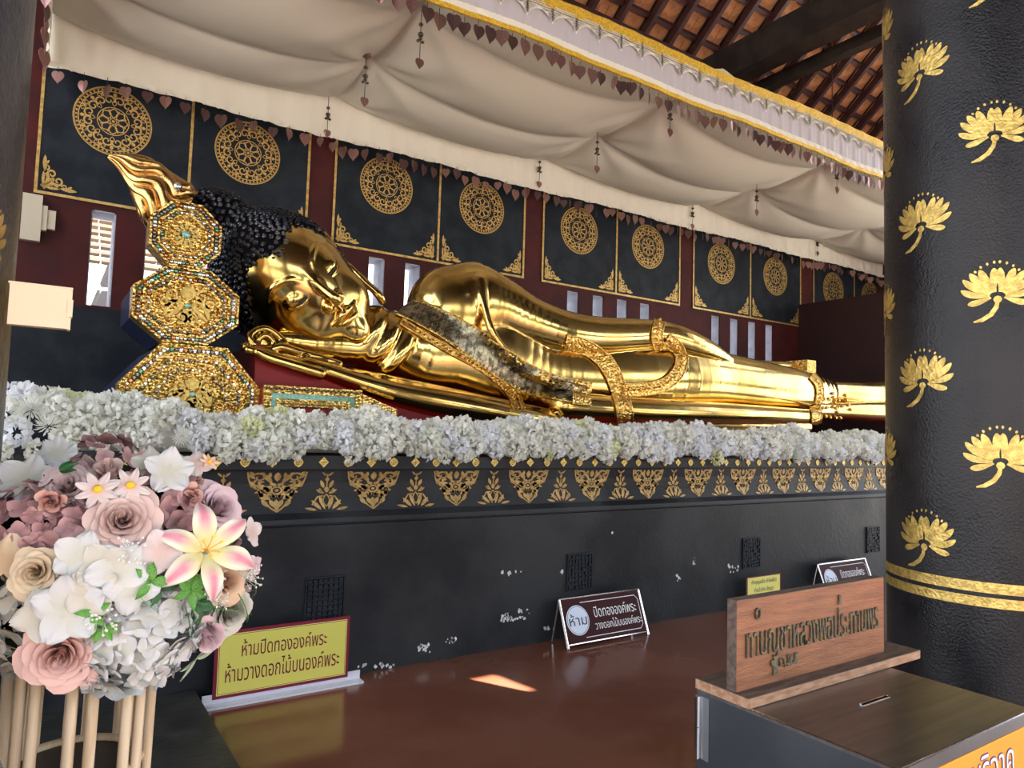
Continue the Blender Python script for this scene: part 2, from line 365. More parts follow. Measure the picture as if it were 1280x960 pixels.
# --- plinth
mb = MB()
prof = [(4.33, 0), (4.33, .94), (4.355, .942), (4.355, .955), (4.315, .958), (4.322, .985), (4.36, 1.02), (4.385, 1.10), (4.385, 1.20), (4.37, 1.285), (4.30, 1.29), (4.295, 1.37), (4.33, 1.372), (4.33, PT), (7.1, PT), (7.1, 0)]
poly = [Vector((0, y, z)) for y, z in prof]
mb.prism(poly, Vector((-1.6, 0, 0)), Vector((11.5, 0, 0)))
plinth = tag(mb.build('plinth', PLAS), 'long black plastered plinth carrying the golden reclining statue', 'plinth')
def fr_y(z): return float(np.interp(z, [.985, 1.02, 1.10, 1.20, 1.285], [4.322, 4.36, 4.385, 4.385, 4.37]))-.004
def bud():
    d = D2()
    h = D2()
    h.stroke([(0, 0), (.10, .10), (.20, .25), (.26, .35), (.30, .55), (.42, .62), (.47, .82), (.49, .98)], [.03]*8)
    h.spiral((.30, .84), .12, .03, pi*.1, 1.1, .05); h.petal((.10, .30), (.30, .46), .14); h.petal((.14, .12), (.24, .30), .09)
    h.petal((.12, .55), (.36, .66), .12); h.petal((.10, .45), (.22, .62), .12); h.petal((.08, .70), (.22, .92), .10); h.petal((.34, .55), (.44, .76), .09)
    h.petal((.02, .10), (.11, .30), .09); h.petal((.22, .36), (.30, .52), .08); h.petal((.36, .80), (.47, .93), .07)
    for x_, y_, x2, y2, w_ in ((.20, .74, .33, .72, .07), (.38, .90, .46, .99, .06), (.14, .80, .12, .97, .07), (.27, .97, .20, .90, .05), (.05, .62, .12, .74, .06), (.26, .52, .36, .46, .06), (.16, .40, .20, .28, .07), (.02, .34, .09, .42, .07), (.40, .68, .34, .80, .05), (.28, .60, .30, .72, .06)): h.petal((x_, y_), (x2, y2), w_)
    d.add(h.v, h.f); d.rot(h, 0, True)
    d.ring(.085, .035, 12, (0, .52)); d.disc((0, .52), .035)
    for k in range(10): a = 2*pi*k/10; d.petal((.10*cos(a), .52+.10*sin(a)), (.19*cos(a), .52+.19*sin(a)), .08)
    d.petal((0, .02), (0, .30), .11); d.petal((0, .74), (0, .97), .12)
    return d
def pyr():
    d = D2(); h = D2()
    h.petal((.04, .02), (.16, .38), .10); h.petal((.12, .02), (.34, .26), .10); h.petal((.22, .01), (.5, .07), .07); h.stroke([(.07, .36), (.2, .34), (.33, .14)], [.03, .04, .03])
    h.petal((.05, .42), (.24, .52), .08); h.petal((.06, .55), (.15, .76), .09); h.petal((.02, .86), (.13, .97), .05); h.petal((.1, .44), (.17, .56), .05)
    d.add(h.v, h.f); d.rot(h, 0, True); d.petal((0, .10), (0, .40), .15, .03); d.petal((0, .44), (0, .60), .12); d.stroke([(0, .6), (0, .92)], .03); d.disc((0, .78), .05, 8)
    return d
BUD, PYR = bud(), pyr()
def fr_map(xc, w, z0, h): return lambda x, y: (xc+x*w, fr_y(z0+y*h), z0+y*h)
for k in range(-2, 16):
    X = 1.24+.62*k
    if X > 10: break
    BUD.mapped(lambda x, y: (X+x*.36, fr_y(1.03+y*.245), 1.03+y*.245)).build('gilded_bud', LEAFD, plinth)
    PYR.mapped(lambda x, y: (X+.31+x*.28, fr_y(1.03+y*.245), 1.03+y*.245)).build('gilded_lotus', LEAFD, plinth)
mbs = [MB(), MB()]
for q in (0, 1):
    d = D2(); d.ring(.011, .006, 10); d.disc((0, 0), .005, 6); d.stroke([(x*.025, y*.025) for x, y in ((1,0),(.62,.62),(0,1),(-.62,.62),(-1,0),(-.62,-.62),(0,-1),(.62,-.62))] if q else [(x*.027, y*.027) for x, y in ((1,0),(.45,.45),(0,1),(-.45,.45),(-1,0),(-.45,-.45),(0,-1),(.45,-.45))], .010, True)
    mbs[q] = solid(d, lambda x, y, z: (x, -z, y), .006)
STUD = [m_.mesh('gold_stud', LEAFB) for m_ in mbs]
for k in range(-4, 58):
    o = link('gold_stud', STUD[k % 2], plinth); o.location = (.87+.156*k, 4.2975, 1.332)
# square pierced vent blocks on the plinth face
def vent():
    mb = MB()
    for i in range(7):
        for j in range(8):
            random.seed(i*31+j)
            x, z = -.115+.23*(i+.5)/7, -.13+.26*(j+.5)/8; r = .011
            mb.box((x-r, -.014*random.random()-.004, z-r), (x+r, .004, z+r))
    for a in ((-.125, -.14, .125, -.13), (-.125, .13, .125, .14), (-.125, -.14, -.117, .14), (.117, -.14, .125, .14)): mb.box((a[0], -.012, a[1]), (a[2], .004, a[3]))
    return mb
VM = vent().mesh('vent_block', BLACK)
for X in (1.55, 3.57, 5.64, 7.72):
    o = link('vent_block', VM, plinth); o.location = (X, 4.326, .49)
# paint chips
random.seed(5)
def chip(u, v, wpx, hpx, n=9):
    mb = MB()
    for q in range(n):
        c = at(u+random.uniform(-wpx, wpx)/2, v+random.uniform(-hpx, hpx)/2, 4.33); r = random.uniform(.004, .017)
        pts = [Vector((c.x+r*random.uniform(.5, 1.3)*cos(a), 4.3285, c.z+r*random.uniform(.5, 1.4)*sin(a))) for a in [2*pi*k/7 for k in range(7)]]
        mb.add(pts, [tuple(range(7))])
    return mb
mb = MB()
for a in ((635, 772, 26, 10, 22), (655, 768, 14, 12, 10), (848, 722, 5, 12, 6), (868, 702, 3, 9, 5), (917, 711, 14, 8, 12), (530, 810, 16, 10, 10), (563, 800, 14, 8, 9), (683, 785, 6, 6, 5), (640, 716, 30, 3, 6), (765, 560+106, 2, 2, 1), (470, 832, 50, 5, 14), (700, 640+76, 6, 3, 2)):
    c = chip(*a); mb.add(c.v, c.f)
tag(mb.build('paint_chips', CHIP, plinth), kind='stuff')

# --- dark step at the left
mb = MB(); mb.box((-.12, -.4, 0), (.83, 1.13, .07)); mb.box((-.035, 1.13, 0), (.83, 4.32, .07)); mb.box((-1.6, 1.76, 0), (-.035, 4.32, .07)); tag(mb.build('step', KERB), 'low dark stone step running towards the plinth at lower left', 'step')

# --- pillars
def pillar(name, c, r, m, z1=6.2):
    mb = MB(); n = 96; prof = [(r, 0), (r, z1)]
    vv = [(c[0]+rr*cos(2*pi*k/n), c[1]+rr*sin(2*pi*k/n), z) for rr, z in [(r, z1*j/20) for j in range(21)] for k in range(n)]
    ff = [(j*n+k, j*n+(k+1) % n, (j+1)*n+(k+1) % n, (j+1)*n+k) for j in range(20) for k in range(n)]
    mb.add(vv, ff); return mb.build(name, m, None, True)
PC, PR = (3.325, 1.385), .365
pil = tag(pillar('pillar', PC, PR, PILM), 'thick black lacquered pillar stencilled with gold lotus flowers at the right', 'pillar')
def lotus():
    d = D2(); h = D2()
    for ps, L, W_, up in ((9, .60, .165, 0), (30, .63, .165, .03), (50, .66, .16, .10), (70, .68, .15, .17), (92, .68, .145, .20), (114, .60, .14, .10)):
        q = radians(ps); pts = []
        for t in (.14, .3, .48, .66, .82, .93, 1.0):
            pts.append((L*sin(q)*t**.85+(.02 if ps > 20 else .03*sin(t*5)), L*cos(q)*t*1.08+up*t**2.6-.02))
        h.stroke(pts, [.04*W_/.16, .085*W_/.16, .135*W_/.16, W_, W_*.95, W_*.62, .03])
    for k in range(6):
        a = radians(85-k*12.5); x, y = .60*cos(a), .74*sin(a); h.petal((x*.98, y*.97), (x*1.08, y*1.08), .055)
    d.add(h.v, h.f); d.rot(h, 0, True)
    d.disc((0, -.10), .085, 8)
    d.stroke([(0, -.14), (-.03, -.28), (-.13, -.44), (-.30, -.56), (-.46, -.60)], [.07, .09, .10, .09, .03])
    return d
LOT = lotus()
def cylmap(phi0, z0, s, eps=.0025):
    return lambda x, y: (PC[0]+(PR+eps)*cos(phi0+x*s/PR), PC[1]+(PR+eps)*sin(phi0+x*s/PR), z0+y*s)
for k in range(8):
    ph = radians(169.5+41.5*(k-1)) if k < 4 else radians(169.5+41.5*2+42*(k-3))
    for j in range(8):
        z = (1.16+.643*j) if (k % 2) else (1.495+.63*j)
        if z > 5: continue
        LOT.mapped(cylmap(ph, z, .168)).build('gold_lotus', LEAFB, pil)
for z0, z1 in ((.950, .975+.012), (1.003, 1.042)):
    mb = MB(); n = 96
    mb.lathe([(PR+.002, z0), (PR+.002, z1)], 96, None, (PC[0], PC[1], 0)); mb.f = mb.f[:-2]
    mb.build('gold_band', LEAFB, pil, True)
PLc, PLr = (-.41, 1.37), .37
pl_ = tag(pillar('pillar', PLc, PLr, PILB), 'dark worn pillar at the left edge with faded gold flecks', 'pillar')
for (u, v, s) in ((6, 300, .09), (8, 345, .04), (6, 395, .08), (14, 330, .03), (3, 240, .05)):
    p = at(u, v, 1.2); ph = atan2(p.y-PLc[1], p.x-PLc[0]); 
    LOT.mapped(lambda x, y: (PLc[0]+(PLr+.002)*cos(ph+x*s/PLr), PLc[1]+(PLr+.002)*sin(ph+x*s/PLr), p.z+y*s)).build('gold_fleck', LEAFD, pl_)
for z0, z1 in ((.950, .987), (1.003, 1.042)):
    mb = MB(); mb.lathe([(PLr+.001, z0), (PLr+.003, z0+.002), (PLr+.003, z1-.002), (PLr+.001, z1)], 96, None, (PLc[0], PLc[1], 0)); mb.f = mb.f[:-2]
    mb.build('gold_band', LEAFD, pl_, True)

for xx in (7.06, 10.79, -4.15):  # unseen pillars continuing the row, added to reflect as dark verticals in the gold
    tag(pillar('pillar', (xx, 1.38), .365, PILM), {7.06: 'unseen black lacquered pillar added next in the row beyond the lotus stencilled one', 10.79: 'farthest unseen black lacquered pillar added to the front row', -4.15: 'unseen black lacquered pillar added left of the worn edge pillar'}[xx], 'pillar')
# trees added unseen behind the viewer, as dark shapes in the polished gold
mb = MB(); random.seed(3)
REFTREE = mat('added reflection foliage', (.035, .07, .02), .8, 0, col2=(.02, .035, .012), nscale=2)
for k in range(34):
    cx_, cy_, rr = -28+2.1*k+random.uniform(-.8, .8), -20+random.uniform(-2, 2), random.uniform(1.8, 3.4); h0 = random.uniform(1.4, 3.4)
    mb.lathe([(rr*.3, -2.4), (rr*.9, -1.2), (rr, 0), (rr*.8, h0*.5), (rr*.4, h0*.9), (.05, h0)], 9, None, (cx_, cy_, 2.0))
tag(mb.build('reflection_trees', REFTREE), 'row of unseen dark trees added behind the viewer for reflections in the gold', 'trees', None, 'stuff')
# --- roof
def roof_z(y): return 6.35+(7-y)*.8
RX0, RX1 = -6, 16
RIDGE = 2.2
rz = roof_z(RIDGE)
hole = Vector((2.41, 3.675, 0)); t_ = 0
for _ in range(50): t_ = (rz-.8*(RIDGE-(hole.y+SUN_TO.y*t_)))/SUN_TO.z
hp = hole+SUN_TO*t_
mb = MB()
th = Vector((0, 0, .06))
def slab(x0, x1, y0, y1, zf):
    a = [Vector((x, y, zf(y))) for x, y in ((x0, y0), (x1, y0), (x1, y1), (x0, y1))]; mb.prism(a, Vector((0, 0, .05)), Vector((0, 0, .11)))
slab(RX0, RX1, RIDGE, 9.2, roof_z)
fz = lambda y: rz-.8*(RIDGE-y)
hx, hy = .20, .12
YE = -4.6  # front eave, out of view, lowered to narrow the sky the gold reflects
slab(RX0, hp.x-hx, YE, RIDGE, fz); slab(hp.x+hx, RX1, YE, RIDGE, fz); slab(hp.x-hx, hp.x+hx, YE, hp.y-hy, fz); slab(hp.x-hx, hp.x+hx, hp.y+hy, RIDGE, fz)
roof = struct('roof', mb, BEAM)
# tiles seen between rafters and battens (only where the photograph shows them)
rs, bs = .44, .25       # rafter spacing, batten spacing along Y
TMB = MB()
TMB.box((0, 0, 0), (1, 1, 1)); 
ym = [2.4+bs*k for k in range(20)]
def vis(p, lo=500, hi=1130, top=-40, bot=200):
    c = ROT.transposed() @ (Vector(p)-EYE)
    if c.z > -.1: return False
    u, v = 640+F_PX*c.x/-c.z, 480-F_PX*c.y/-c.z
    return lo < u < hi and top < v < bot and v < 190-(1096-u)*.34+30
nt_ = 0
tms = []
for q in range(3):
    random.seed(q); m1 = MB(); w, l = rs-.05, bs*1.0
    for s_ in range(3):     # three overlapping clay tiles a cell
        x0 = .03+w*s_/3+.004; x1 = .03+w*(s_+1)/3-.004; dz = .004*random.random(); dl = .03*random.random()
        v = [Vector((x0, .0+dl, dz)), Vector((x1, .0+dl*.6, dz)), Vector((x1, l, -.8*l*1.0+dz)), Vector((x0, l, -.8*l+dz))]
        m1.prism(v, Vector((0, 0, .012)), Vector((0, 0, .032)))
    tms.append(m1.mesh('roof_tile', TILE))
for i in range(-2, 34):
    for j in range(0, 27):
        x, y = i*rs, RIDGE+.1+j*bs
        if vis((x+.2, y+.1, roof_z(y+.1))) and y < 8.8:
            o = link('roof_tile', tms[(i*7+j*3) % 3], roof); o.location = (x, y, roof_z(y)-.005); nt_ += 1
for j in range(0, 27):
    y = RIDGE+.1+j*bs
    mb = MB(); a = [Vector((2.5, y-.018, roof_z(y)-.035)), Vector((16, y-.018, roof_z(y)-.035)), Vector((16, y+.018, roof_z(y)-.065)), Vector((2.5, y+.018, roof_z(y)-.065))]
    mb.prism(a, Vector((0, 0, -.012)), Vector((0, 0, .03))); mb.build('roof_batten', MARW, roof)
for i in range(5, 34):
    x = i*rs; mb = MB(); w = .028
    a = [Vector((x-w, RIDGE, roof_z(RIDGE)-.10)), Vector((x+w, RIDGE, roof_z(RIDGE)-.10)), Vector((x+w, 9, roof_z(9)-.10)), Vector((x-w, 9, roof_z(9)-.10))]
    mb.prism(a, Vector((0, 0, -.09)), Vector((0, 0, .05))); mb.build('roof_rafter', MARW, roof)
def bar(name, a, b, w, h, m=BEAM):
    a = Vector(a); b = Vector(b); d = (b-a).normalized(); up = Vector((0, 0, 1)) if abs(d.z) < .9 else Vector((0, 1, 0)); s = d.cross(up).normalized(); up = s.cross(d)
    mb = MB(); P = [a-s*w/2-up*h/2, a+s*w/2-up*h/2, a+s*w/2+up*h/2, a-s*w/2+up*h/2]; mb.prism(P, Vector(), b-a); return mb.build(name, m, roof)
BX = atz(985, 48, 5.6).x
bar('tie_beam', (BX, 2.0, 5.6), (BX, 8.0, 5.6), .26, .34)
bar('tie_beam', (BX+.35, 2.0, 5.42), (BX+.35, 8.0, 5.42), .12, .12)
bar('tie_beam', (12.1, 2.0, 5.3), (12.1, 8.0, 5.3), .3, .34)
bar('purlin', (3, 6.3, 6.45), (14, 6.3, 6.45), .16, .2, MARW)
bar('purlin', (3, 4.7, 7.7), (14, 4.7, 7.7), .16, .2, MARW)
for (u, y) in ((782, 6.3), (985, 6.3)):
    p = at(u, 40, y); bar('roof_post', (p.x, y, 5.0), (p.x, y, 6.5), .16, .16, MARW)
mb = MB(); pa = at(1040, 0, 5.0); pb = at(1045, 150, 5.0)
mb.tube([(pa.x, 5, pa.z+.8), (pa.x, 5, pb.z-.05)], .006, 6); mb.build('hanging_cable', STRING, roof)

# ================================================================ CANOPY
canopy = tag(empty('canopy'), 'large cream cloth canopy with lace valance hung above the golden statue', 'canopy')
TX = [-.1, 2.36, 5.10, 7.86, 10.6, 13.3]; TY = [4.25, 5.05, 6.05, 7.0]
ZT = 4.97
def cz(x, y):
    i = max(k for k in range(5) if TX[k] <= x+1e-6) if x > TX[0] else 0
    i = min(i, 4); t = (x-TX[i])/(TX[i+1]-TX[i]); t = min(max(t, 0), 1)
    j = 0
    while j < 2 and y > TY[j+1]: j += 1
    s = (y-TY[j])/(TY[j+1]-TY[j]); s = min(max(s, 0), 1)
    row = float(np.interp(y, TY, [.12, .22, .24, .08]))
    sx_ = (4*t*(1-t))**.75
    sy_ = (4*s*(1-s))**.8
    amp = [.10, .13, .15][j]
    z = ZT-row*sx_-amp*sy_*(.45+.55*sx_)
    # radial folds near the tie points
    for xi in (TX[i], TX[i+1]):
        for yj in (TY[j], TY[j+1]):
            dx, dy = x-xi, y-yj; r = sqrt(dx*dx+dy*dy)
            if r < .9: z += .018*sin(atan2(dy, dx)*9+xi*3)*(r/.15)*math.exp(-r*3.2)
    return z
mb = MB(); NX, NY = 300, 66
mb.grid(lambda a, b: (TX[0]+a*(12.88-TX[0]), TY[0]+b*(TY[-1]-TY[0]), cz(TX[0]+a*(12.88-TX[0]), TY[0]+b*(TY[-1]-TY[0]))), NX, NY)
cl = mb.build('cloth', CLOTH, canopy, True)
def valance(y, z0, z1, x0, x1, amp, fr, m, name, lean=0, flip=1):
    mb = MB(); n = int((x1-x0)*40)
    def fn(a, b):
        x = x0+a*(x1-x0); return (x, y-flip*(amp*sin(x*fr+sin(x*3.1)*2.0+b*1.3)*(.35+.65*(1-b))+lean*b+amp*.6*sin(x*fr*2.3+1)), z0(x)+(z1(x)-z0(x))*b)
    mb.grid(fn, n, 8); return mb.build(name, m, canopy, True)
bz0 = lambda x: 4.505+.009*x+.012*sin(x*2.3)
bz1 = lambda x: 4.91+.0*x
valance(7.0, bz0, lambda x: cz(x, 7.0)+.015, TX[0], 12.88, .016, 13, SATIN, 'back_valance', 0)
valance(6.985, lambda x: bz0(x)+.0, lambda x: bz0(x)+.045, TX[0], 12.88, .012, 60, SATIN, 'back_ruffle', 0)
# left end valance
mb = MB()
mb.grid(lambda a, b: (TX[0]+.012*sin(a*60), 4.25+a*2.75, 4.50+b*(cz(TX[0], 4.25+a*2.75)+.01-4.50)), 90, 6); mb.build('side_valance', SATIN, canopy, True)
# front valance
FY = 4.235
fz0 = lambda x: 4.455+.010*x+.010*sin(x*2.28+.9)+.006*sin(x*5)
fz1 = lambda x: 4.815+.019*x+.012*sin(x*2.28-.5)
FX0 = -.2; FX1 = 12.85
valance(FY, fz0, fz1, FX0, FX1, .006, 34, SILK, 'lace_valance', .0)
def band(y, za, zb, name, m, wob=.004):
    mb = MB(); n = 260; vv = []
    for k in range(n+1):
        x = FX0+(FX1-FX0)*k/n; vv += [(x, y-.012+wob*sin(x*22), za(x)), (x, y-.012+wob*sin(x*22), zb(x)), (x, y+.005, zb(x)), (x, y+.005, za(x))]
    ff = [(4*k+a, 4*k+(a+1) % 4, 4*k+4+(a+1) % 4, 4*k+4+a) for k in range(n) for a in range(4)]
    mb.add(vv, ff); return mb.build(name, m, canopy)
band(FY-.012, lambda x: fz0(x)-.004, lambda x: fz0(x)+.032, 'gold_trim', BROC)
band(FY-.012, lambda x: fz1(x)-.085, lambda x: fz1(x)+.008, 'gold_trim', BROC)
valance(FY-.014, lambda x: fz0(x)+.032, lambda x: fz0(x)+.085, FX0, FX1, .007, 50, SATIN, 'white_ruffle')
# scalloped lace
d = D2(); sp = .235; k = 0; x = FX0
LACE = mat('ivory lace thread', (.92, .88, .78), .6)
while x < FX1-.3:
    for e_ in (0, .012):
        pts = [(x+sp*q/14, -.115-e_+.075*sin(pi*q/14)**.7) for q in range(15)]; d.stroke(pts, .012)
    for q in range(15):
        yb = -.115+.075*sin(pi*q/14)**.7
        for g in range(6):
            if g*.019+.005 < -(yb): d.ring(.0092, .0062, 7, (x+sp*q/14+(.005 if g % 2 else -.003), -.008-g*.019))
    d.disc((x, -.135), .008, 6); x += sp
lmb = d.mapped(lambda x, y: (x, FY-.026, fz1(x)-.07+y)); lm = lmb.build('lace_edging', LACE, canopy); tag(lm, kind='stuff')
# --- copper bodhi leaves
def heart_mesh(bend=0.0):
    out = [(0, -.62), (.10, -.46), (.28, -.27), (.42, -.05), (.45, .17), (.36, .36), (.20, .44), (.05, .40), (0, .34)]
    L = out+[(-x, y) for x, y in out[-2:0:-1]]; L = [(x, y-.34) for x, y in L]
    n = len(L); mb = MB()
    vv = [Vector((x, -.10*abs(x)*(1+bend), y)) for x, y in L]+[Vector((0, .0, -.3))]; vv2 = [p+Vector((0, .012, 0)) for p in vv]
    ff = [(i, (i+1) % n, n) for i in range(n)]+[(n+1+(i+1) % n, n+1+i, 2*n+1) for i in range(n)]+[(i, n+1+i, n+1+(i+1) % n, (i+1) % n) for i in range(n)]
    mb.add(vv+vv2, ff); return mb
HM = [heart_mesh(b).mesh('leaf_blade', m_) for b, m_ in ((0, COPPER), (1.5, COPPERD), (-1, COPPER), (.5, COPPERD), (1, COPPER))]
SM = MB().tube([(0, 0, 0), (0, 0, .5)], .02, 5).mesh('string', STRING)
def hang(x, y, z, s, rz, lab, grp, q=0, zt=0):
    slen = (zt-z)/s
    t = tag(empty('bodhi_leaf', (x, y, z), rz), lab, 'ornament', grp); t.scale = (s,)*3
    link('leaf_blade', HM[(q*7+q//3) % 5], t); o = link('string', SM, t); o.scale = (1, 1, slen/.5)
    return t
random.seed(11)
x = 1.5; k = 0
while x < 8.0:
    z = fz0(x)-.035-random.uniform(0, .02)
    hang(x, FY-.004+random.uniform(-.015, .015), z, random.uniform(.105, .125), random.uniform(-.65, .45)+(1.3 if random.random() < .08 else 0), 'copper bodhi leaf dangling below the front lace valance of the canopy', 'copper leaves on the front valance', k, fz0(x)-.003)
    x += random.uniform(.085, .13); k += 1
x = -.02
while x < 12.8:
    z = bz0(x)-.03-random.uniform(0, .05)
    hang(x, 6.975+random.uniform(-.02, .02), z, random.uniform(.10, .135), random.uniform(-1.2, .9), 'copper bodhi leaf dangling below the back satin valance before the wall panels', 'copper leaves on the back valance', k, bz0(x)+.004)
    x += random.uniform(.10, .17) if x > 1.6 else random.uniform(.13, .2); k += 1
y = 4.45
while y < 6.9:
    z = 4.47-random.uniform(0, .04)
    hang(TX[0]-.015, y, z, random.uniform(.12, .15), pi/2+random.uniform(-.8, .8), 'copper bodhi leaf dangling at the left end of the canopy', 'copper leaves on the left end of the canopy', k, 4.502)
    y += random.uniform(.15, .22); k += 1
# --- hanging tassels at the tie points
def ornament(p, Ls, lab, rosette=True):
    t = tag(empty('hanging_ornament', p), lab, 'ornament', None)
    if rosette:
        mb = MB(); mb.lathe([(.0, .02), (.03, .025), (.045, .01), (.03, -.008), (.045, -.015), (.02, -.03), (.0, -.032)], 8); mb.build('rosette', COPPER, t)
    MB().tube([(0, 0, .03), (0, 0, -Ls)], .003, 5).build('string', STRING, t)
    for z, r in ((.30, .020), (.50, .026), (.58, .018), (.64, .016)):
        for sx_ in ((-1, 1) if z in (.64,) else (0,)):
            m_ = MB().lathe([(0, r*.8), (r*.7, r*.5), (r, 0), (r*.7, -r*.5), (0, -r*.8)], 8, None, (sx_*.02, 0, -z*Ls)); m_.build('bead', BEADM, t)
    o = link('leaf_blade', HM[0], t); o.location = (0, 0, -Ls); o.scale = (.085,)*3
    return t
orn = [((458,68), 6.05, .40, True, 'tassel of dark beads and leaf at the knotted tie nearest the statue head'),
       ((411,123), 6.98, .34, False, 'tassel hanging before the back valance above the maroon post by the head'),
       ((675,192), 6.98, .36, True, 'tassel on a copper rosette before the back valance above the shoulder'),
       ((747,165), 6.05, .38, False, 'tassel at the middle tie of the canopy, above the forearm'),
       ((866,252), 6.98, .34, False, 'tassel before the back valance above the third wall bay'),
       ((946,229), 6.05, .34, False, 'tassel at the middle tie nearest the right pillar'),
       ((1022,293), 6.98, .30, False, 'small tassel before the back valance close to the right pillar'),
       ((527,12), 5.05, .42, False, 'tassel in front of the canopy cloth at the top centre'),
       ((838,125), 4.55, .30, False, 'tassel just below the lace valance at its middle'),
       ((1046,203), 4.6, .30, False, 'tassel just below the lace valance near the right pillar')]
for (u, v), Y, L, ro, lab in orn:
    Y = min((Y+.01*q for q in range(-60, 61) if 4.3 < Y+.01*q < 6.99), key=lambda y_: abs(at(u, v, y_).z-cz(at(u, v, y_).x, y_))+.02*abs(y_-Y)) if Y < 6.9 else Y
    p = at(u, v, Y); ornament(p, L, lab, ro)

# ================================================================ THE GOLDEN STATUE (implicit surface, meshed by surface nets)
def catmull(P, n):
    P = np.array(P, float); out = []
    for i in range(len(P)-1):
        p0 = P[max(i-1, 0)]; p1 = P[i]; p2 = P[i+1]; p3 = P[min(i+2, len(P)-1)]
        for t in np.arange(n)/n:
            out.append(.5*((2*p1)+(-p0+p2)*t+(2*p0-5*p1+4*p2-p3)*t*t+(-p0+3*p1-3*p2+p3)*t**3))
    out.append(P[-1]); return np.array(out)
class Chain:
    def __init__(s, st, k=.02, squash=1.0, n=4, sub=False, ax=1):
        P = catmull(st, n) if len(st) > 2 and n > 1 else np.array(st, float)
        s.P = P; s.k = k; s.q = squash; s.sub = sub; s.ax = ax
        r = P[:, 3].max()*max(1, squash)+max(k, 0)+.06
        s.lo = P[:, :3].min(0)-r; s.hi = P[:, :3].max(0)+r
    def ev(s, X):
        best = None; sc = np.ones(3); sc[s.ax] = 1/s.q
        for a, b in zip(s.P[:-1], s.P[1:]):
            pa = (X-a[:3])*sc; ba = (b[:3]-a[:3])*sc; h = np.clip((pa@ba)/max(ba@ba, 1e-9), 0, 1)
            d = np.sqrt(((pa-h[:, None]*ba)**2).sum(1))-(a[3]+(b[3]-a[3])*h)
            best = d if best is None else np.minimum(best, d)
        return best
class Ell:
    def __init__(s, c, r, k=.03, M=None, sub=False):
        s.c = np.array(c, float); s.r = np.array(r, float); s.k = k; s.sub = sub; m = max(r)+k+.06
        s.lo = s.c-m; s.hi = s.c+m
    def ev(s, X):
        p = (X-s.c)/s.r; a = np.sqrt((p**2).sum(1)); b = np.sqrt(((p/s.r)**2).sum(1)); return a*(a-1)/np.maximum(b, 1e-6)
def field(prims, X):
    d = np.full(len(X), 1.0)
    for p in prims:
        m = np.all((X > p.lo) & (X < p.hi), axis=1)
        if not m.any(): continue
        e = p.ev(X[m]); a = d[m]; k = p.k
        if p.sub:
            h = np.clip(.5-.5*(a+e)/k, 0, 1); d[m] = a*(1-h)+(-e)*h+k*h*(1-h)
        else:
            h = np.clip(.5+.5*(a-e)/k, 0, 1); d[m] = a*(1-h)+e*h-k*h*(1-h)
    return d
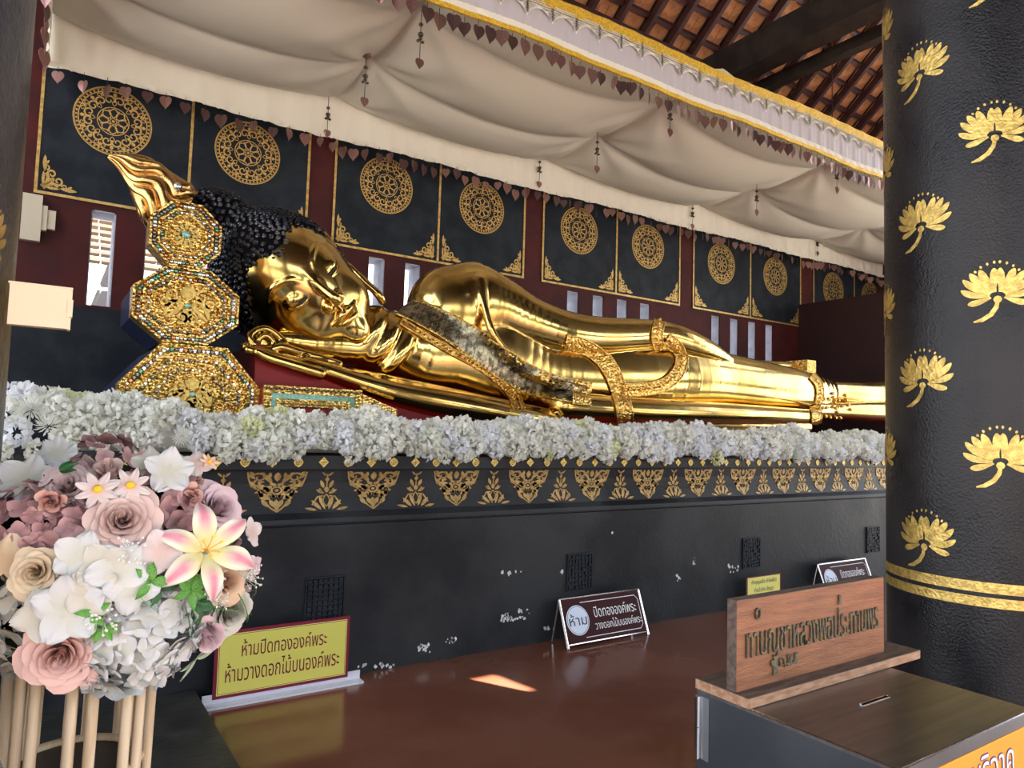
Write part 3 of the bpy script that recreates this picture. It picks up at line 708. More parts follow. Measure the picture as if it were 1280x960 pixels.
def surface(prims, lo, hi, cell, proj=4):
    lo = np.array(lo, float); n = np.ceil((np.array(hi)-lo)/cell).astype(int)+1
    ax = [lo[i]+cell*np.arange(n[i]) for i in range(3)]
    # coarse pass picks the blocks near the surface
    G = np.stack(np.meshgrid(*ax, indexing='ij'), -1).reshape(-1, 3)
    C4 = 4; cidx = [np.arange(0, n[i]+C4, C4) for i in range(3)]
    cg = np.stack(np.meshgrid(*[lo[i]+cell*(c+C4/2-.5) for i, c in enumerate(cidx)], indexing='ij'), -1).reshape(-1, 3)
    cd_ = field(prims, cg).reshape([len(c) for c in cidx]); act = np.abs(cd_) < cell*C4*1.6
    act = np.repeat(np.repeat(np.repeat(act, C4, 0), C4, 1), C4, 2)[:n[0], :n[1], :n[2]]
    sg = np.repeat(np.repeat(np.repeat(np.sign(cd_), C4, 0), C4, 1), C4, 2)[:n[0], :n[1], :n[2]]*1.0
    am = act.reshape(-1); V = sg.reshape(-1).copy(); V[am] = field(prims, G[am]); V = V.reshape(n)
    s = V < 0
    cs = sum(s[i:n[0]-1+i, j:n[1]-1+j, k:n[2]-1+k].astype(int) for i in (0,1) for j in (0,1) for k in (0,1))
    mixed = (cs > 0) & (cs < 8); idx = -np.ones(mixed.shape, int); cells = np.argwhere(mixed); idx[mixed] = np.arange(len(cells))
    pos = np.zeros((len(cells), 3)); cnt = np.zeros(len(cells)); co = [(i, j, k) for i in (0,1) for j in (0,1) for k in (0,1)]
    for a in co:
        for b in co:
            if sum(b)-sum(a) == 1 and all(b[i] >= a[i] for i in range(3)):
                va = V[tuple((cells+a).T)]; vb = V[tuple((cells+b).T)]; m = (va < 0) != (vb < 0)
                t = np.where(m, va/(va-vb+1e-12), 0)
                pos += np.where(m[:, None], np.array(a)+t[:, None]*(np.array(b)-np.array(a)), 0); cnt += m
    P = lo+cell*(cells+pos/cnt[:, None])
    F = []
    for d in range(3):
        e = [0, 0, 0]; e[d] = 1; o1, o2 = [i for i in range(3) if i != d]
        A = s[tuple(slice(0, n[i]-1) for i in range(3))]; B = s[tuple(slice(e[i], n[i]-1+e[i]) for i in range(3))]
        q = np.argwhere(A != B); q = q[(q[:, o1] > 0) & (q[:, o2] > 0)]
        if not len(q): continue
        def ix(a, b):
            r = q.copy(); r[:, o1] += a; r[:, o2] += b; return idx[tuple(r.T)]
        f = np.stack([ix(-1, -1), ix(0, -1), ix(0, 0), ix(-1, 0)], 1)
        flip = A[tuple(q.T)] if d != 1 else ~A[tuple(q.T)]
        f = np.where(flip[:, None], f, f[:, ::-1]); f = f[(f >= 0).all(1)]; F.append(f)
    F = np.concatenate(F)
    def grad(P, h=.004):
        g = np.stack([field(prims, P+np.eye(3)[i]*h)-field(prims, P-np.eye(3)[i]*h) for i in range(3)], 1)/(2*h)
        return g
    for it in range(proj):
        g = grad(P); f = field(prims, P); P = P-np.clip(f/np.maximum((g**2).sum(1), .05), -cell*.5, cell*.5)[:, None]*g*.8
    g = grad(P, cell*.35); N = g/np.maximum(np.linalg.norm(g, axis=1), 1e-6)[:, None]
    return P, F, N
def surf_obj(name, prims, lo, hi, cell, m, parent, xf=None, proj=4):
    P, F, N = surface(prims, lo, hi, cell, proj)
    if xf is not None:
        R_ = np.array(xf.to_3x3()); P = P@R_.T+np.array(xf.translation); N = N@R_.T
    me = bpy.data.meshes.new(name); me.from_pydata(P.tolist(), [], F.tolist()); me.materials.append(m); me.update()
    # orientation check
    fn = np.zeros(len(me.polygons)*3); me.polygons.foreach_get('normal', fn); fn = fn.reshape(-1, 3)
    if (fn*N[F[:, 0]]).sum() < 0: me.flip_normals()
    me.polygons.foreach_set('use_smooth', [True]*len(me.polygons)); me.normals_split_custom_set_from_vertices(N.tolist())
    return link(name, me, parent), P, F

statue = tag(empty('reclining_statue'), 'polished golden reclining statue lying on its side along the black plinth', 'statue')
def st(u, v, Y, rp):
    p = at(u, v, Y); return (p.x, p.y, p.z, rp*depth(p)/F_PX)
def pc(lst, **kw): return Chain([st(*a) for a in lst], **kw)
body = []
body.append(pc([(478,428,5.42,38), (505,436,5.45,42)], k=.04))
body.append(pc([(502,440,5.42,46), (530,440,5.45,60), (562,440,5.5,67), (610,452,5.5,70), (660,468,5.5,60), (720,474,5.48,52), (780,474,5.48,52), (850,474,5.45,44), (900,478,5.45,38), (950,484,5.42,33), (1000,489,5.4,27), (1030,492,5.4,20)], k=.05, squash=.74))
# shoulder and the arm lying along the flank
body.append(pc([(566,392,5.5,60), (588,388,5.5,60)], k=.06, squash=.85))
body.append(pc([(590,380,5.45,52), (622,388,5.4,42), (660,403,5.33,33), (705,416,5.3,28), (750,420,5.3,24), (790,419,5.3,21), (825,419,5.28,18), (855,427,5.27,17.5), (885,438,5.27,13), (912,450,5.27,6)], k=.022, squash=.9))
# armpit fold of the robe running from the shoulder down to the sash
body.append(pc([(600,350,5.18,4), (606,385,5.10,5), (618,420,5.04,5), (645,452,5.02,5), (690,478,5.02,4), (735,487,5.03,3)], k=.05))
# lower robe strip (under leg)
body.append(pc([(700,508,5.1,20), (780,513,5.08,17), (850,516,5.1,16), (940,519,5.12,13), (1015,522,5.15,10)], k=.012, squash=1.3))
body.append(pc([(740,528,5.15,12), (850,531,5.15,12), (1000,534,5.2,10)], k=.02, squash=1.6))
# waist roll where the robe tucks, and the hem flap behind the ankles
body.append(pc([(895,452,5.55,10), (950,459,5.6,9), (1010,462,5.62,9)], k=.015, squash=.7))
body.append(pc([(905,462,5.55,12), (960,470,5.6,12), (1008,474,5.6,12)], k=.03, squash=.7))
# feet
body.append(pc([(1020,489,5.4,15), (1045,490,5.4,14), (1085,494,5.4,17), (1125,494,5.4,18), (1165,496,5.4,15), (1180,497,5.4,9)], k=.02, squash=.8))
body.append(pc([(1020,512,5.3,10), (1050,513,5.3,10), (1090,514,5.3,13), (1130,515,5.3,14), (1170,516,5.3,12), (1182,516,5.3,7)], k=.015, squash=.9))
# neck with three rings
body.append(pc([(352,424,5.22,12), (388,430,5.22,20), (428,432,5.26,24), (455,436,5.3,22)], k=.05))
nk = [(452,417,5.38), (467,428,5.39), (483,440,5.40)]
body.append(Chain([st(440,415,5.4,36), st(505,437,5.46,46)], k=.02, n=1))
for (u, v, Y), r in zip(nk, (37, 40, 43)):
    p = at(u, v, Y); a = (at(500,455,5.42)-at(430,398,5.38)).normalized(); e = a.cross(Vector((0, 1, 0))).normalized(); g = a.cross(e)
    R_ = (r-4)*depth(p)/F_PX; q = [p+e*R_*cos(2*pi*k/20)+g*R_*sin(2*pi*k/20) for k in range(21)]; q = [Vector(x_) for x_ in catmull(q, 2)]
    body.append(Chain([(*w, .062) for w in q], k=.045, n=1))
# the lower arm stretched under the head and the fingers of its hand
body.append(pc([(400,463,4.98,11), (450,480,4.97,14), (500,494,4.97,17), (560,506,4.97,19), (620,517,5.0,18), (690,530,5.05,13)], k=.015, squash=1.5))
body.append(pc([(440,470,5.05,10), (520,484,5.05,8), (600,500,5.05,7), (680,516,5.08,6)], k=.02, squash=2.2))
hand = [pc([(445,478,4.99,12), (410,466,4.98,12), (380,456,4.99,11)], k=.02, squash=1.6)]
for (y, dv, uu) in ((4.86, 4, 322), (4.94, 1, 310), (5.02, -3, 306), (5.10, -6, 312)):
    hand.append(pc([(400,463+dv,y,8), (360,451+dv,y,7.5), (335,443+dv,y,7), (uu,436+dv,y,5.5)], k=.012))
hand.append(pc([(420,468,5.12,9), (395,452,5.16,7), (378,440,5.18,5)], k=.015))
ear = [pc([(425,455,5.02,4), (402,448,5.0,5), (376,441,4.98,5.5), (352,434,4.97,6), (335,437,4.96,4.5), (320,432,4.96,4.5), (312,422,4.97,4.5), (318,414,4.99,4.5), (332,411,5.0,4.5), (345,418,5.0,4.5), (356,429,4.99,5)], k=.01),
       pc([(323,425,4.97,3), (331,419,4.97,3.5), (340,425,4.97,3.5), (341,434,4.97,3)], k=.008), pc([(330,426,5.04,11), (350,432,5.04,9)], k=.01, squash=.5)]
surf_obj('body', body+hand+ear, (1.0, 4.6, 1.30), (10.4, 6.2, 3.25), .021, GOLD, statue)

# ---- head in its own frame: columns h (crown), s (side, up/far), n (face normal)
al = radians(38.7); be = radians(-5)
hv = Vector((-cos(al), 0, sin(al))); sv0 = Vector((sin(al), 0, cos(al)))
nv = (Vector((0, -1, 0))*cos(be)+sv0*sin(be)).normalized(); sv = (sv0*cos(be)+Vector((0, 1, 0))*sin(be)).normalized()
HO = at(386, 348, 5.02)-nv*.30
HM4 = Matrix((( hv.x, sv.x, nv.x, HO.x), (hv.y, sv.y, nv.y, HO.y), (hv.z, sv.z, nv.z, HO.z), (0, 0, 0, 1)))
head = [Ell((.06, 0, -.16), (.52, .42, .50), .05),
        Ell((-.10, 0, -.10), (.56, .38, .43), .10),
        Ell((-.34, 0, .0), (.29, .29, .27), .08), Ell((-.20, -.25, -.06), (.36, .20, .27), .08),
        Ell((-.54, 0, .17), (.09, .11, .08), .08)]
for sg in (1, -1):
    head += [Chain([(.01, .05*sg, .315, .018), (.085, .11*sg, .325, .018), (.12, .20*sg, .285, .017), (.09, .29*sg, .20, .014), (.02, .345*sg, .11, .006)], k=.022),
             Ell((-.035, .155*sg, .245), (.080, .105, .085), .015),
             Chain([(-.075, .07*sg, .300, .007), (-.095, .12*sg, .318, .008), (-.098, .18*sg, .305, .008), (-.085, .24*sg, .262, .007), (-.055, .29*sg, .205, .004)], k=.008),
             Chain([(-.060, .075*sg, .310, .004), (-.077, .13*sg, .326, .006), (-.078, .18*sg, .318, .006), (-.066, .24*sg, .272, .004)], k=.006, sub=True),
             Ell((-.235, .060*sg, .325), (.042, .036, .045), .02),
             Ell((-.262, .032*sg, .372), (.014, .018, .020), .008, sub=True),
             Ell((-.30, .19*sg, .14), (.15, .12, .12), .08)]
head += [Chain([(.06, 0, .305, .028), (-.02, 0, .335, .030), (-.12, 0, .375, .034), (-.20, 0, .415, .040), (-.235, 0, .405, .038)], k=.03),
         Chain([(-.27, 0, .34, .012), (-.33, 0, .34, .012)], k=.02, n=1),
         Chain([(-.352, .135, .265, .006), (-.362, .09, .305, .017), (-.345, .035, .340, .023), (-.352, 0, .345, .020), (-.345, -.035, .340, .023), (-.362, -.09, .305, .017), (-.352, -.135, .265, .006)], k=.012),
         Chain([(-.385, .10, .285, .008), (-.405, .05, .325, .024), (-.410, 0, .335, .027), (-.405, -.05, .325, .024), (-.385, -.10, .285, .008)], k=.012),
         Chain([(-.376, .12, .290, .004), (-.382, .06, .335, .006), (-.378, 0, .350, .006), (-.382, -.06, .335, .006), (-.376, -.12, .290, .004)], k=.008, sub=True)]
for sg in (1,):   # far ear
    e_ = [(.00, .40*sg, -.02), (.10, .43*sg, -.07), (.15, .45*sg, -.17), (.10, .46*sg, -.26), (-.04, .45*sg, -.27), (-.18, .43*sg, -.20), (-.34, .42*sg, -.12), (-.50, .40*sg, -.05), (-.56, .37*sg, .0), (-.50, .38*sg, .03), (-.36, .39*sg, -.04), (-.2, .40*sg, -.08)]
    head += [Chain([(*p, .030) for p in e_], k=.012), Ell((-.03, .40*sg, -.15), (.14, .03, .10), .02), Chain([(.06, .44*sg, -.13, .018), (.02, .45*sg, -.20, .018), (-.10, .44*sg, -.16, .018)], k=.01)]
def hl(s): return .43-.09*math.exp(-(s/.09)**2)-.55*max(abs(s)-.22, 0)**1.25*4   # hairline height over the face
for sg in (1, -1): MB().tube([HM4 @ Vector(p) for p in ((-.062, .085*sg, .322), (-.078, .13*sg, .331), (-.079, .18*sg, .322), (-.068, .23*sg, .290))], [.003, .008, .008, .003], 6).build('eye_slit', BLK, statue, True)
_, HP, HF = surf_obj('head', head, (-.75, -.55, -.75), (.75, .55, .52), .0125, GOLD, statue, HM4)
# hair cap
class HairCap:
    k = .03; sub = False
    def __init__(s, e, c=None): s.e = e; s.lo = e.lo; s.hi = e.hi
    def ev(s, X):
        d = s.e.ev(X); S_ = np.abs(X[:, 1])
        line = .33-.10*np.exp(-(S_/.10)**2)-2.0*np.maximum(S_-.23, 0)**1.3
        # keep the part above / behind the hairline
        cut = np.minimum(line-X[:, 0], X[:, 2]+.06+.30*np.clip(-X[:, 0]-.1, 0, 1)) 
        cut = np.where(X[:, 2] < -.05, np.minimum(cut, X[:, 2]+.13), cut)
        return np.maximum(d, cut)
hair = [HairCap(Ell((.08, 0, -.20), (.56, .45, .53), .03)), Ell((.68, -.03, -.36), (.26, .25, .26), .10), Ell((.0, 0, -.45), (.42, .40, .36), .08), Ell((.08, -.10, -.56), (.46, .38, .36), .08)]
_, P_, F_ = surf_obj('hair', hair, (-.6, -.6, -.95), (1.1, .6, .5), .025, HAIRB, statue, HM4, 2)
# snail-shell curls: small pointed knobs spread evenly on the hair surface
Pl = (np.array(P_)-np.array(HO))@np.array([[hv.x, sv.x, nv.x], [hv.y, sv.y, nv.y], [hv.z, sv.z, nv.z]])
g_ = np.stack([field(hair, Pl+np.eye(3)[i]*.01)-field(hair, Pl-np.eye(3)[i]*.01) for i in range(3)], 1); g_ /= np.maximum(np.linalg.norm(g_, axis=1), 1e-6)[:, None]
NW = g_@np.array([[hv.x, hv.y, hv.z], [sv.x, sv.y, sv.z], [nv.x, nv.y, nv.z]])
order = np.random.permutation(len(P_)); grid_ = {}; curls = []
R0 = .034
for i in order:
    p = P_[i]
    if (p-np.array(EYE))@NW[i] > .9: continue
    key = tuple(np.floor(p/R0).astype(int)); ok = True
    for a in (-1, 0, 1):
        for b in (-1, 0, 1):
            for c in (-1, 0, 1):
                for j in grid_.get((key[0]+a, key[1]+b, key[2]+c), ()):
                    if ((P_[j]-p)**2).sum() < R0*R0: ok = False; break
    if ok: grid_.setdefault(key, []).append(i); curls.append(i)
mb = MB()
for i in curls:
    n_ = Vector(NW[i]); p = Vector(P_[i]); a = n_.orthogonal().normalized(); b = n_.cross(a)
    vv = []
    for r, z in ((.021, -.004), (.021, .010), (.012, .022)):
        vv += [p+(a*cos(2*pi*k/6+z*60)+b*sin(2*pi*k/6+z*60))*r+n_*z for k in range(6)]
    vv.append(p+n_*.030)
    mb.add(vv, [(j*6+k, j*6+(k+1) % 6, (j+1)*6+(k+1) % 6, (j+1)*6+k) for j in range(2) for k in range(6)]+[(12+k, 12+(k+1) % 6, 18) for k in range(6)])
tag(mb.build('hair_curls', HAIRM, statue), kind='stuff')
# flame finial: twisted wavy tongues
fb = at(232, 262, 5.45); ft = at(134, 196, 5.45)
def flame(a, b):
    c = fb.lerp(ft, b); ax_ = (ft-fb).normalized(); e = Vector((0, 1, 0)); g = ax_.cross(e).normalized()
    c = c+g*.055*sin(b*5.5+.5)*(1-b*.3)-Vector((0, 0, 0))
    th_ = a*2*pi
    R_ = .21*(1-b)**.8*(1+.25*sin(b*3.0))+.012 if b < .999 else .004
    R_ *= (.8+.2*min(b/.12, 1))
    lob = abs(cos(4.5*(th_+b*1.3+.35*sin(b*11))))**.6
    r = R_*(.72+.33*lob)
    return c+e*cos(th_)*r*.8+g*sin(th_)*r*1.0
MB().grid(flame, 220, 90).build('flame_finial', GOLDD, statue, True)
mb = MB(); mb.lathe([(.0, -.03), (.02, -.02), (.028, 0), (.02, .02), (0, .03)], 10, None, tuple(at(222, 233, 5.25))); mb.build('finial_jewel', GEMS[0], statue, True)
# ---- ornaments laid on the statue's surface
bv = BVHTree.FromPolygons([tuple(v.co) for v in bpy.data.objects['body'].data.vertices], [tuple(p.vertices) for p in bpy.data.objects['body'].data.polygons])
def on(u, v, off=.008):
    d = ray(u, v); h = bv.ray_cast(EYE, d)
    if h[0] is None: return None
    n_ = h[1] if h[1].dot(d) < 0 else -h[1]
    return h[0]+n_*off
def lerp_pl(L, t):
    n = len(L)-1; x = t*n; i = min(int(x), n-1); f = x-i
    P = [L[max(i-1, 0)], L[i], L[i+1], L[min(i+2, n)]]
    return [.5*((2*P[1][k])+(-P[0][k]+P[2][k])*f+(2*P[0][k]-5*P[1][k]+4*P[2][k]-P[3][k])*f*f+(-P[0][k]+3*P[1][k]-3*P[2][k]+P[3][k])*f**3) for k in (0, 1)]
def surf_band(A, B, name, m, off=.012, nu=80, nv=6, tiles=None, rails=True, parent=statue, t0=0, t1=1):
    pt = lambda a, b, o: on(*[x_*(1-b)+y_*b for x_, y_ in zip(lerp_pl(A, a), lerp_pl(B, a))], o)
    mb = MB(); G = [[pt(t0+(t1-t0)*i/nu, j/nv, off) for j in range(nv+1)] for i in range(nu+1)]
    for i in range(nu+1):
        for j in range(nv+1):
            if G[i][j] is None: G[i][j] = G[i-1][j] if i else None
    G = [r for r in G if None not in r]; nu = len(G)-1
    mb.add([p for r in G for p in r], [(i*(nv+1)+j, i*(nv+1)+j+1, (i+1)*(nv+1)+j+1, (i+1)*(nv+1)+j) for i in range(nu) for j in range(nv)])
    o = mb.build(name, m, parent, True)
    if rails:
        mb = MB()
        for j in (0, nv): mb.tube([r[j] for r in G], .009, 5)
        if nv > 2:
            pass
        mb.build('gold_rail', GOLDR, o, True)
    if tiles:
        na, nb = tiles; mb = MB()
        for i in range(na):
            for j in range(nb):
                a0 = (i+(.5 if j % 2 else 0)+.5)/na; b0 = (j+.75)/(nb+.5)
                if a0 > .98: continue
                q = [pt(t0+(t1-t0)*min(max(a0+da, 0), 1), min(max(b0+db, 0), 1), off+.005+random.uniform(0, .0015)) for da, db in ((-.46/na, 0), (0, -.85/nb), (.46/na, 0), (0, .85/nb))]
                if None in q: continue
                mb.add(q, [(0, 1, 2, 3)])
        tag(mb.build('mosaic_tiles', MOSA, o), kind='stuff')
    return o
def beads(L, r, step, m, name, parent, off=.01):
    mb = MB(); n = int(sum(sqrt((a[0]-b[0])**2+(a[1]-b[1])**2) for a, b in zip(L, L[1:]))/step)
    for k in range(n+1):
        p = on(*lerp_pl(L, k/max(n, 1)), off)
        if p is None: continue
        mb.lathe([(0, -r), (r*.8, -r*.5), (r, 0), (r*.8, r*.5), (0, r)], 5, None, tuple(p))
    return tag(mb.build(name, m, parent), kind='stuff')
SU = [(516,377), (540,383), (575,399), (610,420), (645,446), (685,466), (736,479)]
SL = [(494,394), (515,403), (548,420), (585,446), (622,472), (665,493), (734,506)]
sash = surf_band(SU, SL, 'mosaic_sash', GOLDR, .016, 90, 6, (46, 6))
e2 = surf_band([(716,474), (738,479)], [(714,505), (737,507)], 'sash_end_panel', GOLDR, .024, 6, 6)
def band_px(C, w, name, m, off=.014, **kw):
    A = []; B = []
    for i, c in enumerate(C):
        a = C[max(i-1, 0)]; b = C[min(i+1, len(C)-1)]; dx, dy = b[0]-a[0], b[1]-a[1]; L = sqrt(dx*dx+dy*dy); A.append((c[0]-dy/L*w/2, c[1]+dx/L*w/2)); B.append((c[0]+dy/L*w/2, c[1]-dx/L*w/2))
    return surf_band(A, B, name, m, off, **kw)
hem = [(500,402), (530,420), (565,440), (598,458), (625,478), (638,494), (644,512)]
o = band_px(hem, 7, 'robe_hem', GOLDR, .012, nv=2, nu=60); beads(hem, .011, 5, GOLDD, 'hem_beads', o, .016)
h2 = [(636,480), (648,495), (653,512)]; band_px(h2, 4, 'robe_hem', GOLDR, .012, nv=2, nu=20)
fh = [(706,428), (728,433), (750,447), (765,468), (774,492), (779,512), (781,530)]
o = band_px(fh, 19, 'ornate_hem', GOLDR, .016, nv=4, nu=60)
for off_ in (-5, 5): beads([(a+off_*.9, b-off_*.35) for a, b in fh], .013, 5, GOLDR, 'hem_beads', o, .024)
lp = [(832,424), (845,434), (851,450), (845,467), (828,481), (805,486), (780,487)]
o = band_px(lp, 15, 'ornate_loop', GOLDR, .016, nv=4, nu=60); beads(lp, .016, 5, GOLDR, 'loop_beads', o, .024)
beads([(a-3, b-3) for a, b in lp], .010, 4, GOLDR, 'loop_beads', o, .022)
br = [(824,402), (821,412), (820,424), (824,434)]
o = band_px(br, 13, 'bracelet', GOLDR, .016, nv=4, nu=24); beads(br, .018, 5, GOLDR, 'bracelet_beads', o, .026)
an = [(1014,470), (1022,480), (1024,492), (1022,505)]
o = band_px(an, 9, 'ankle_band', GOLDR, .014, nv=3, nu=24); beads(an, .014, 4, GOLDR, 'ankle_beads', o, .022)
an = [(1017,506), (1020,518), (1019,530)]
o = band_px(an, 12, 'ankle_band', GOLDR, .014, nv=3, nu=24)
for L in ([(1030,498), (1048,500)], [(1028,510), (1052,508)], [(1032,520), (1050,522)], [(1040,492), (1046,515)], [(1056,494), (1062,512)]): beads(L, .024, 5, GOLDR, 'ankle_flowers', statue, .01)
p0, p1 = at(1002, 451, 5.5), at(1013, 451, 5.5)
mb = MB(); mb.box((p0.x, 5.42, at(1005, 470, 5.5).z), (p1.x, 5.72, p0.z+.01)); mb.build('robe_hem_end', GOLDR, statue)
ridge_ = [(905,449), (935,455), (970,458), (1000,461)]

# ---- crimson bed and the decorated flat pillow
prof = [(10.4, PT), (10.4, 1.60), (8.5, 1.62), (5.5, 1.62), (3.2, 1.64), (2.45, 1.74), (2.0, 1.86), (1.62, 1.97), (1.21, 2.09), (1.21, PT)]
mb = MB(); mb.prism([Vector((x_, 0, z_)) for x_, z_ in prof], Vector((0, 4.93, 0)), Vector((0, 6.3, 0)))
tag(mb.build('bed', CRIM), 'crimson lacquered bed sloping up under the head of the golden statue', 'bed')
# flat pillow with mosaic end
fp = tag(empty('flat_pillow'), 'flat pillow end with gold frame and turquoise mosaic strip above the white flowers', 'pillow')
x0, x1, zt, zb_ = 1.235, 1.915, 1.815, 1.40
mb = MB(); mb.box((x0, 4.80, zb_), (x1, 4.925, zt-.012)); mb.build('cushion', CRIM, fp)
def frame(x0, x1, z0, z1, w, y, t, m, nm, par):
    mb = MB(); mb.box((x0, y-t, z1-w), (x1, y, z1)); mb.box((x0, y-t, z0), (x1, y, z0+w)); mb.box((x0, y-t, z0+w), (x0+w, y, z1-w)); mb.box((x1-w, y-t, z0+w), (x1, y, z1-w)); return mb.build(nm, m, par)
fr = frame(x0, x1, zb_, zt, .05, 4.80, .03, GOLDR, 'gold_frame', fp)
frame(x0+.05, x1-.05, zb_, zt-.05, .035, 4.80, .018, TURQ, 'turquoise_strip', fp)
fr2 = frame(x0+.085, x1-.085, zb_, zt-.085, .05, 4.80, .022, GOLDR, 'inner_frame', fp)
mb = MB()
for k in range(15): mb.lathe([(0, .0), (.012, .004), (.015, .010), (.008, .016), (0, .013)], 8, Matrix.Translation((x0+.12+.031*k, 4.778, zt-.11)) @ Matrix.Rotation(pi/2, 4, 'X'))
mb.build('gold_beads', LEAFB, fr2)
mb = MB()
for k in range(40):
    for z_ in (zt-.025,): mb.lathe([(0, 0), (.009, .003), (.006, .012), (0, .014)], 6, Matrix.Translation((x0+.015+.0168*k, 4.77, z_+.008*(k % 2))) @ Matrix.Rotation(pi/2, 4, 'X'))
tag(mb.build('glass_gems', GEMS[1], fr), kind='stuff')
p2 = tag(empty('pillow_wing'), 'narrow gilded wing piece sloping down right of the flat pillow', 'ornament')
mb = MB(); mb.prism([Vector(q) for q in ((1.93, 4.82, 1.37), (2.2, 4.82, 1.37), (2.2, 4.82, 1.69), (1.93, 4.82, 1.79))], Vector((0, -.03, 0)), Vector((0, .04, 0))); mb.build('panel', GOLDR, p2)

# ---- three octagonal cushions with jewelled ends
def octo(w, h, cx, cz, y):
    cx_, cz_ = w*cx, h*cz
    return [Vector(p) for p in ((-w/2+cx_, y, -h/2), (w/2-cx_, y, -h/2), (w/2, y, -h/2+cz_), (w/2, y, h/2-cz_), (w/2-cx_, y, h/2), (-w/2+cx_, y, h/2), (-w/2, y, h/2-cz_), (-w/2, y, -h/2+cz_))]
def oct_ring(w0, h0, w1, h1, c, y0, y1):
    A = octo(w0, h0, *c, y0); B = octo(w1, h1, *c, y0); mb = MB(); off = Vector((0, y1-y0, 0))
    vv = A+B+[p+off for p in A]+[p+off for p in B]
    ff = []
    for i in range(8):
        j = (i+1) % 8; ff += [(i, j, 8+j, 8+i), (i, 16+i, 16+j, j), (8+i, 8+j, 24+j, 24+i)]
    mb.add(vv, ff); return mb
def poly_at(P, t):
    n = len(P); L = [(P[(i+1) % n]-P[i]).length for i in range(n)]; T = t*sum(L); i = 0
    while T > L[i] and i < n-1: T -= L[i]; i += 1
    return P[i].lerp(P[(i+1) % n], T/L[i])
def gem(mb, c, r, seg=6): mb.lathe([(0, .0), (r*.9, .002), (r, .006), (r*.55, .014+r*.3), (0, .014+r*.35)], seg, Matrix.Translation(c) @ Matrix.Rotation(pi/2, 4, 'X'))
def oct_cushion(c, w, h, ch, y, y2, lab, levels, centre, gr):
    t = tag(empty('octagonal_cushion', c), lab, 'cushion')
    MB().prism(octo(w*.985, h*.985, *ch, 0), Vector((0, y2, 0)), Vector((0, .02, 0))).build('velvet_body', VELV, t)
    MB().prism(octo(w, h, *ch, 0), Vector((0, .14, 0)), Vector((0, 0, 0))).build('gilded_face', GOLDR, t)
    for k, s_ in enumerate(levels):
        e = .026; oct_ring(w*s_, h*s_, w*s_-e, h*s_-e, ch, -.022+.004*k, 0).build('gold_rim', GOLDR, t)
    gm = [MB() for _ in GEMS]
    for k in range(len(levels)-1):
        sm = (levels[k]+levels[k+1])/2-.02; P = octo(w*sm, h*sm, *ch, -.002); n = int(gr[k]*sm)
        for i in range(n):
            q = random.choices(range(4), (5, 4, 1.2, 1.4))[0]; gem(gm[q], poly_at(P, i/n), random.uniform(.010, .016)*(1.25 if k == 0 else 1))
        P = octo(w*(levels[k]-.06), h*(levels[k]-.06), *ch, -.004)
    for q in range(4):
        if gm[q].v: tag(gm[q].build('glass_gems', GEMS[q], t), kind='stuff')
    # beaded line and carved petals round the centre
    mb = MB(); sm = levels[-1]-.10; P = octo(w*sm, h*sm, *ch, -.004)
    for i in range(34): gem(mb, poly_at(P, i/34), .009, 5)
    tag(mb.build('gold_beads', LEAFB, t), kind='stuff')
    mb = MB(); rr = min(w, h)*levels[-1]*.5
    if centre == 'flower':
        for k in range(12):
            a = 2*pi*k/12; d = D2(); d.petal((.035*cos(a), .035*sin(a)), (rr*.62*cos(a), rr*.62*sin(a)), .04); m_ = solid(d, lambda x_, y_, z_: (x_, -z_, y_), .014); mb.add(m_.v, m_.f)
    else:
        d = D2(); rnd = random.Random(4)
        for s_ in (1, -1):
            d.stroke([(s_*rr*.85, -rr*.5), (s_*rr*.75, -rr*.05), (s_*rr*.4, rr*.25), (s_*rr*.2, rr*.02), (s_*rr*.45, -rr*.30), (s_*rr*.8, -rr*.55)], [.012, .04, .03, .03, .03, .01])
            d.spiral((s_*rr*.55, rr*.42), rr*.3, .01, s_*1.0, s_*1.1, .02); d.spiral((s_*rr*.20, -rr*.50), rr*.26, .01, s_*2.2, -s_*1.1, .02); d.spiral((s_*rr*.85, rr*.1), rr*.2, .01, s_*.2, s_*1.0, .018)
        d.petal((0, -rr*.8), (0, -rr*.1), .08); d.petal((0, rr*.2), (0, rr*.85), .10); m_ = solid(d, lambda x_, y_, z_: (x_, -z_, y_), .016); mb.add(m_.v, m_.f)
    mb.build('carved_centre', LEAFB, t)
    mb = MB(); gem(mb, Vector((0, -.012, 0)), .026 if centre == 'flower' else .018, 10); mb.build('turquoise_jewel', mat('turquoise jewel'+centre, (.22, .50, .42), .1, .1), t)
    return t
c1 = at(232, 300, 4.9); c2 = at(234, 381, 4.9); c3 = at(240, 492, 4.9)
octs = [(c3, .84, .63, (.27, .42), 'lowest and widest octagonal cushion, half sunk in the white flowers'),
        (c2, .625, .48, (.29, .30), 'middle octagonal cushion with a carved creature motif in its gold end'),
        (c1, .42, .42, (.29, .29), 'topmost small octagonal cushion with a turquoise stone at its centre')]
octs[0][0].z = 2.052-.315-.006; octs[1][0].z = 2.052+.242; octs[2][0].z = 2.536+.212
oct_cushion(octs[0][0], *octs[0][1:4], 4.9, 1.30, octs[0][4], [1, .80, .60, .42], 'creature', [90, 80, 60])
oct_cushion(octs[1][0], *octs[1][1:4], 4.9, .75, octs[1][4], [1, .82, .64], 'creature', [80, 66])
oct_cushion(octs[2][0], *octs[2][1:4], 4.9, .16, octs[2][4], [1, .78, .58], 'flower', [60, 46])

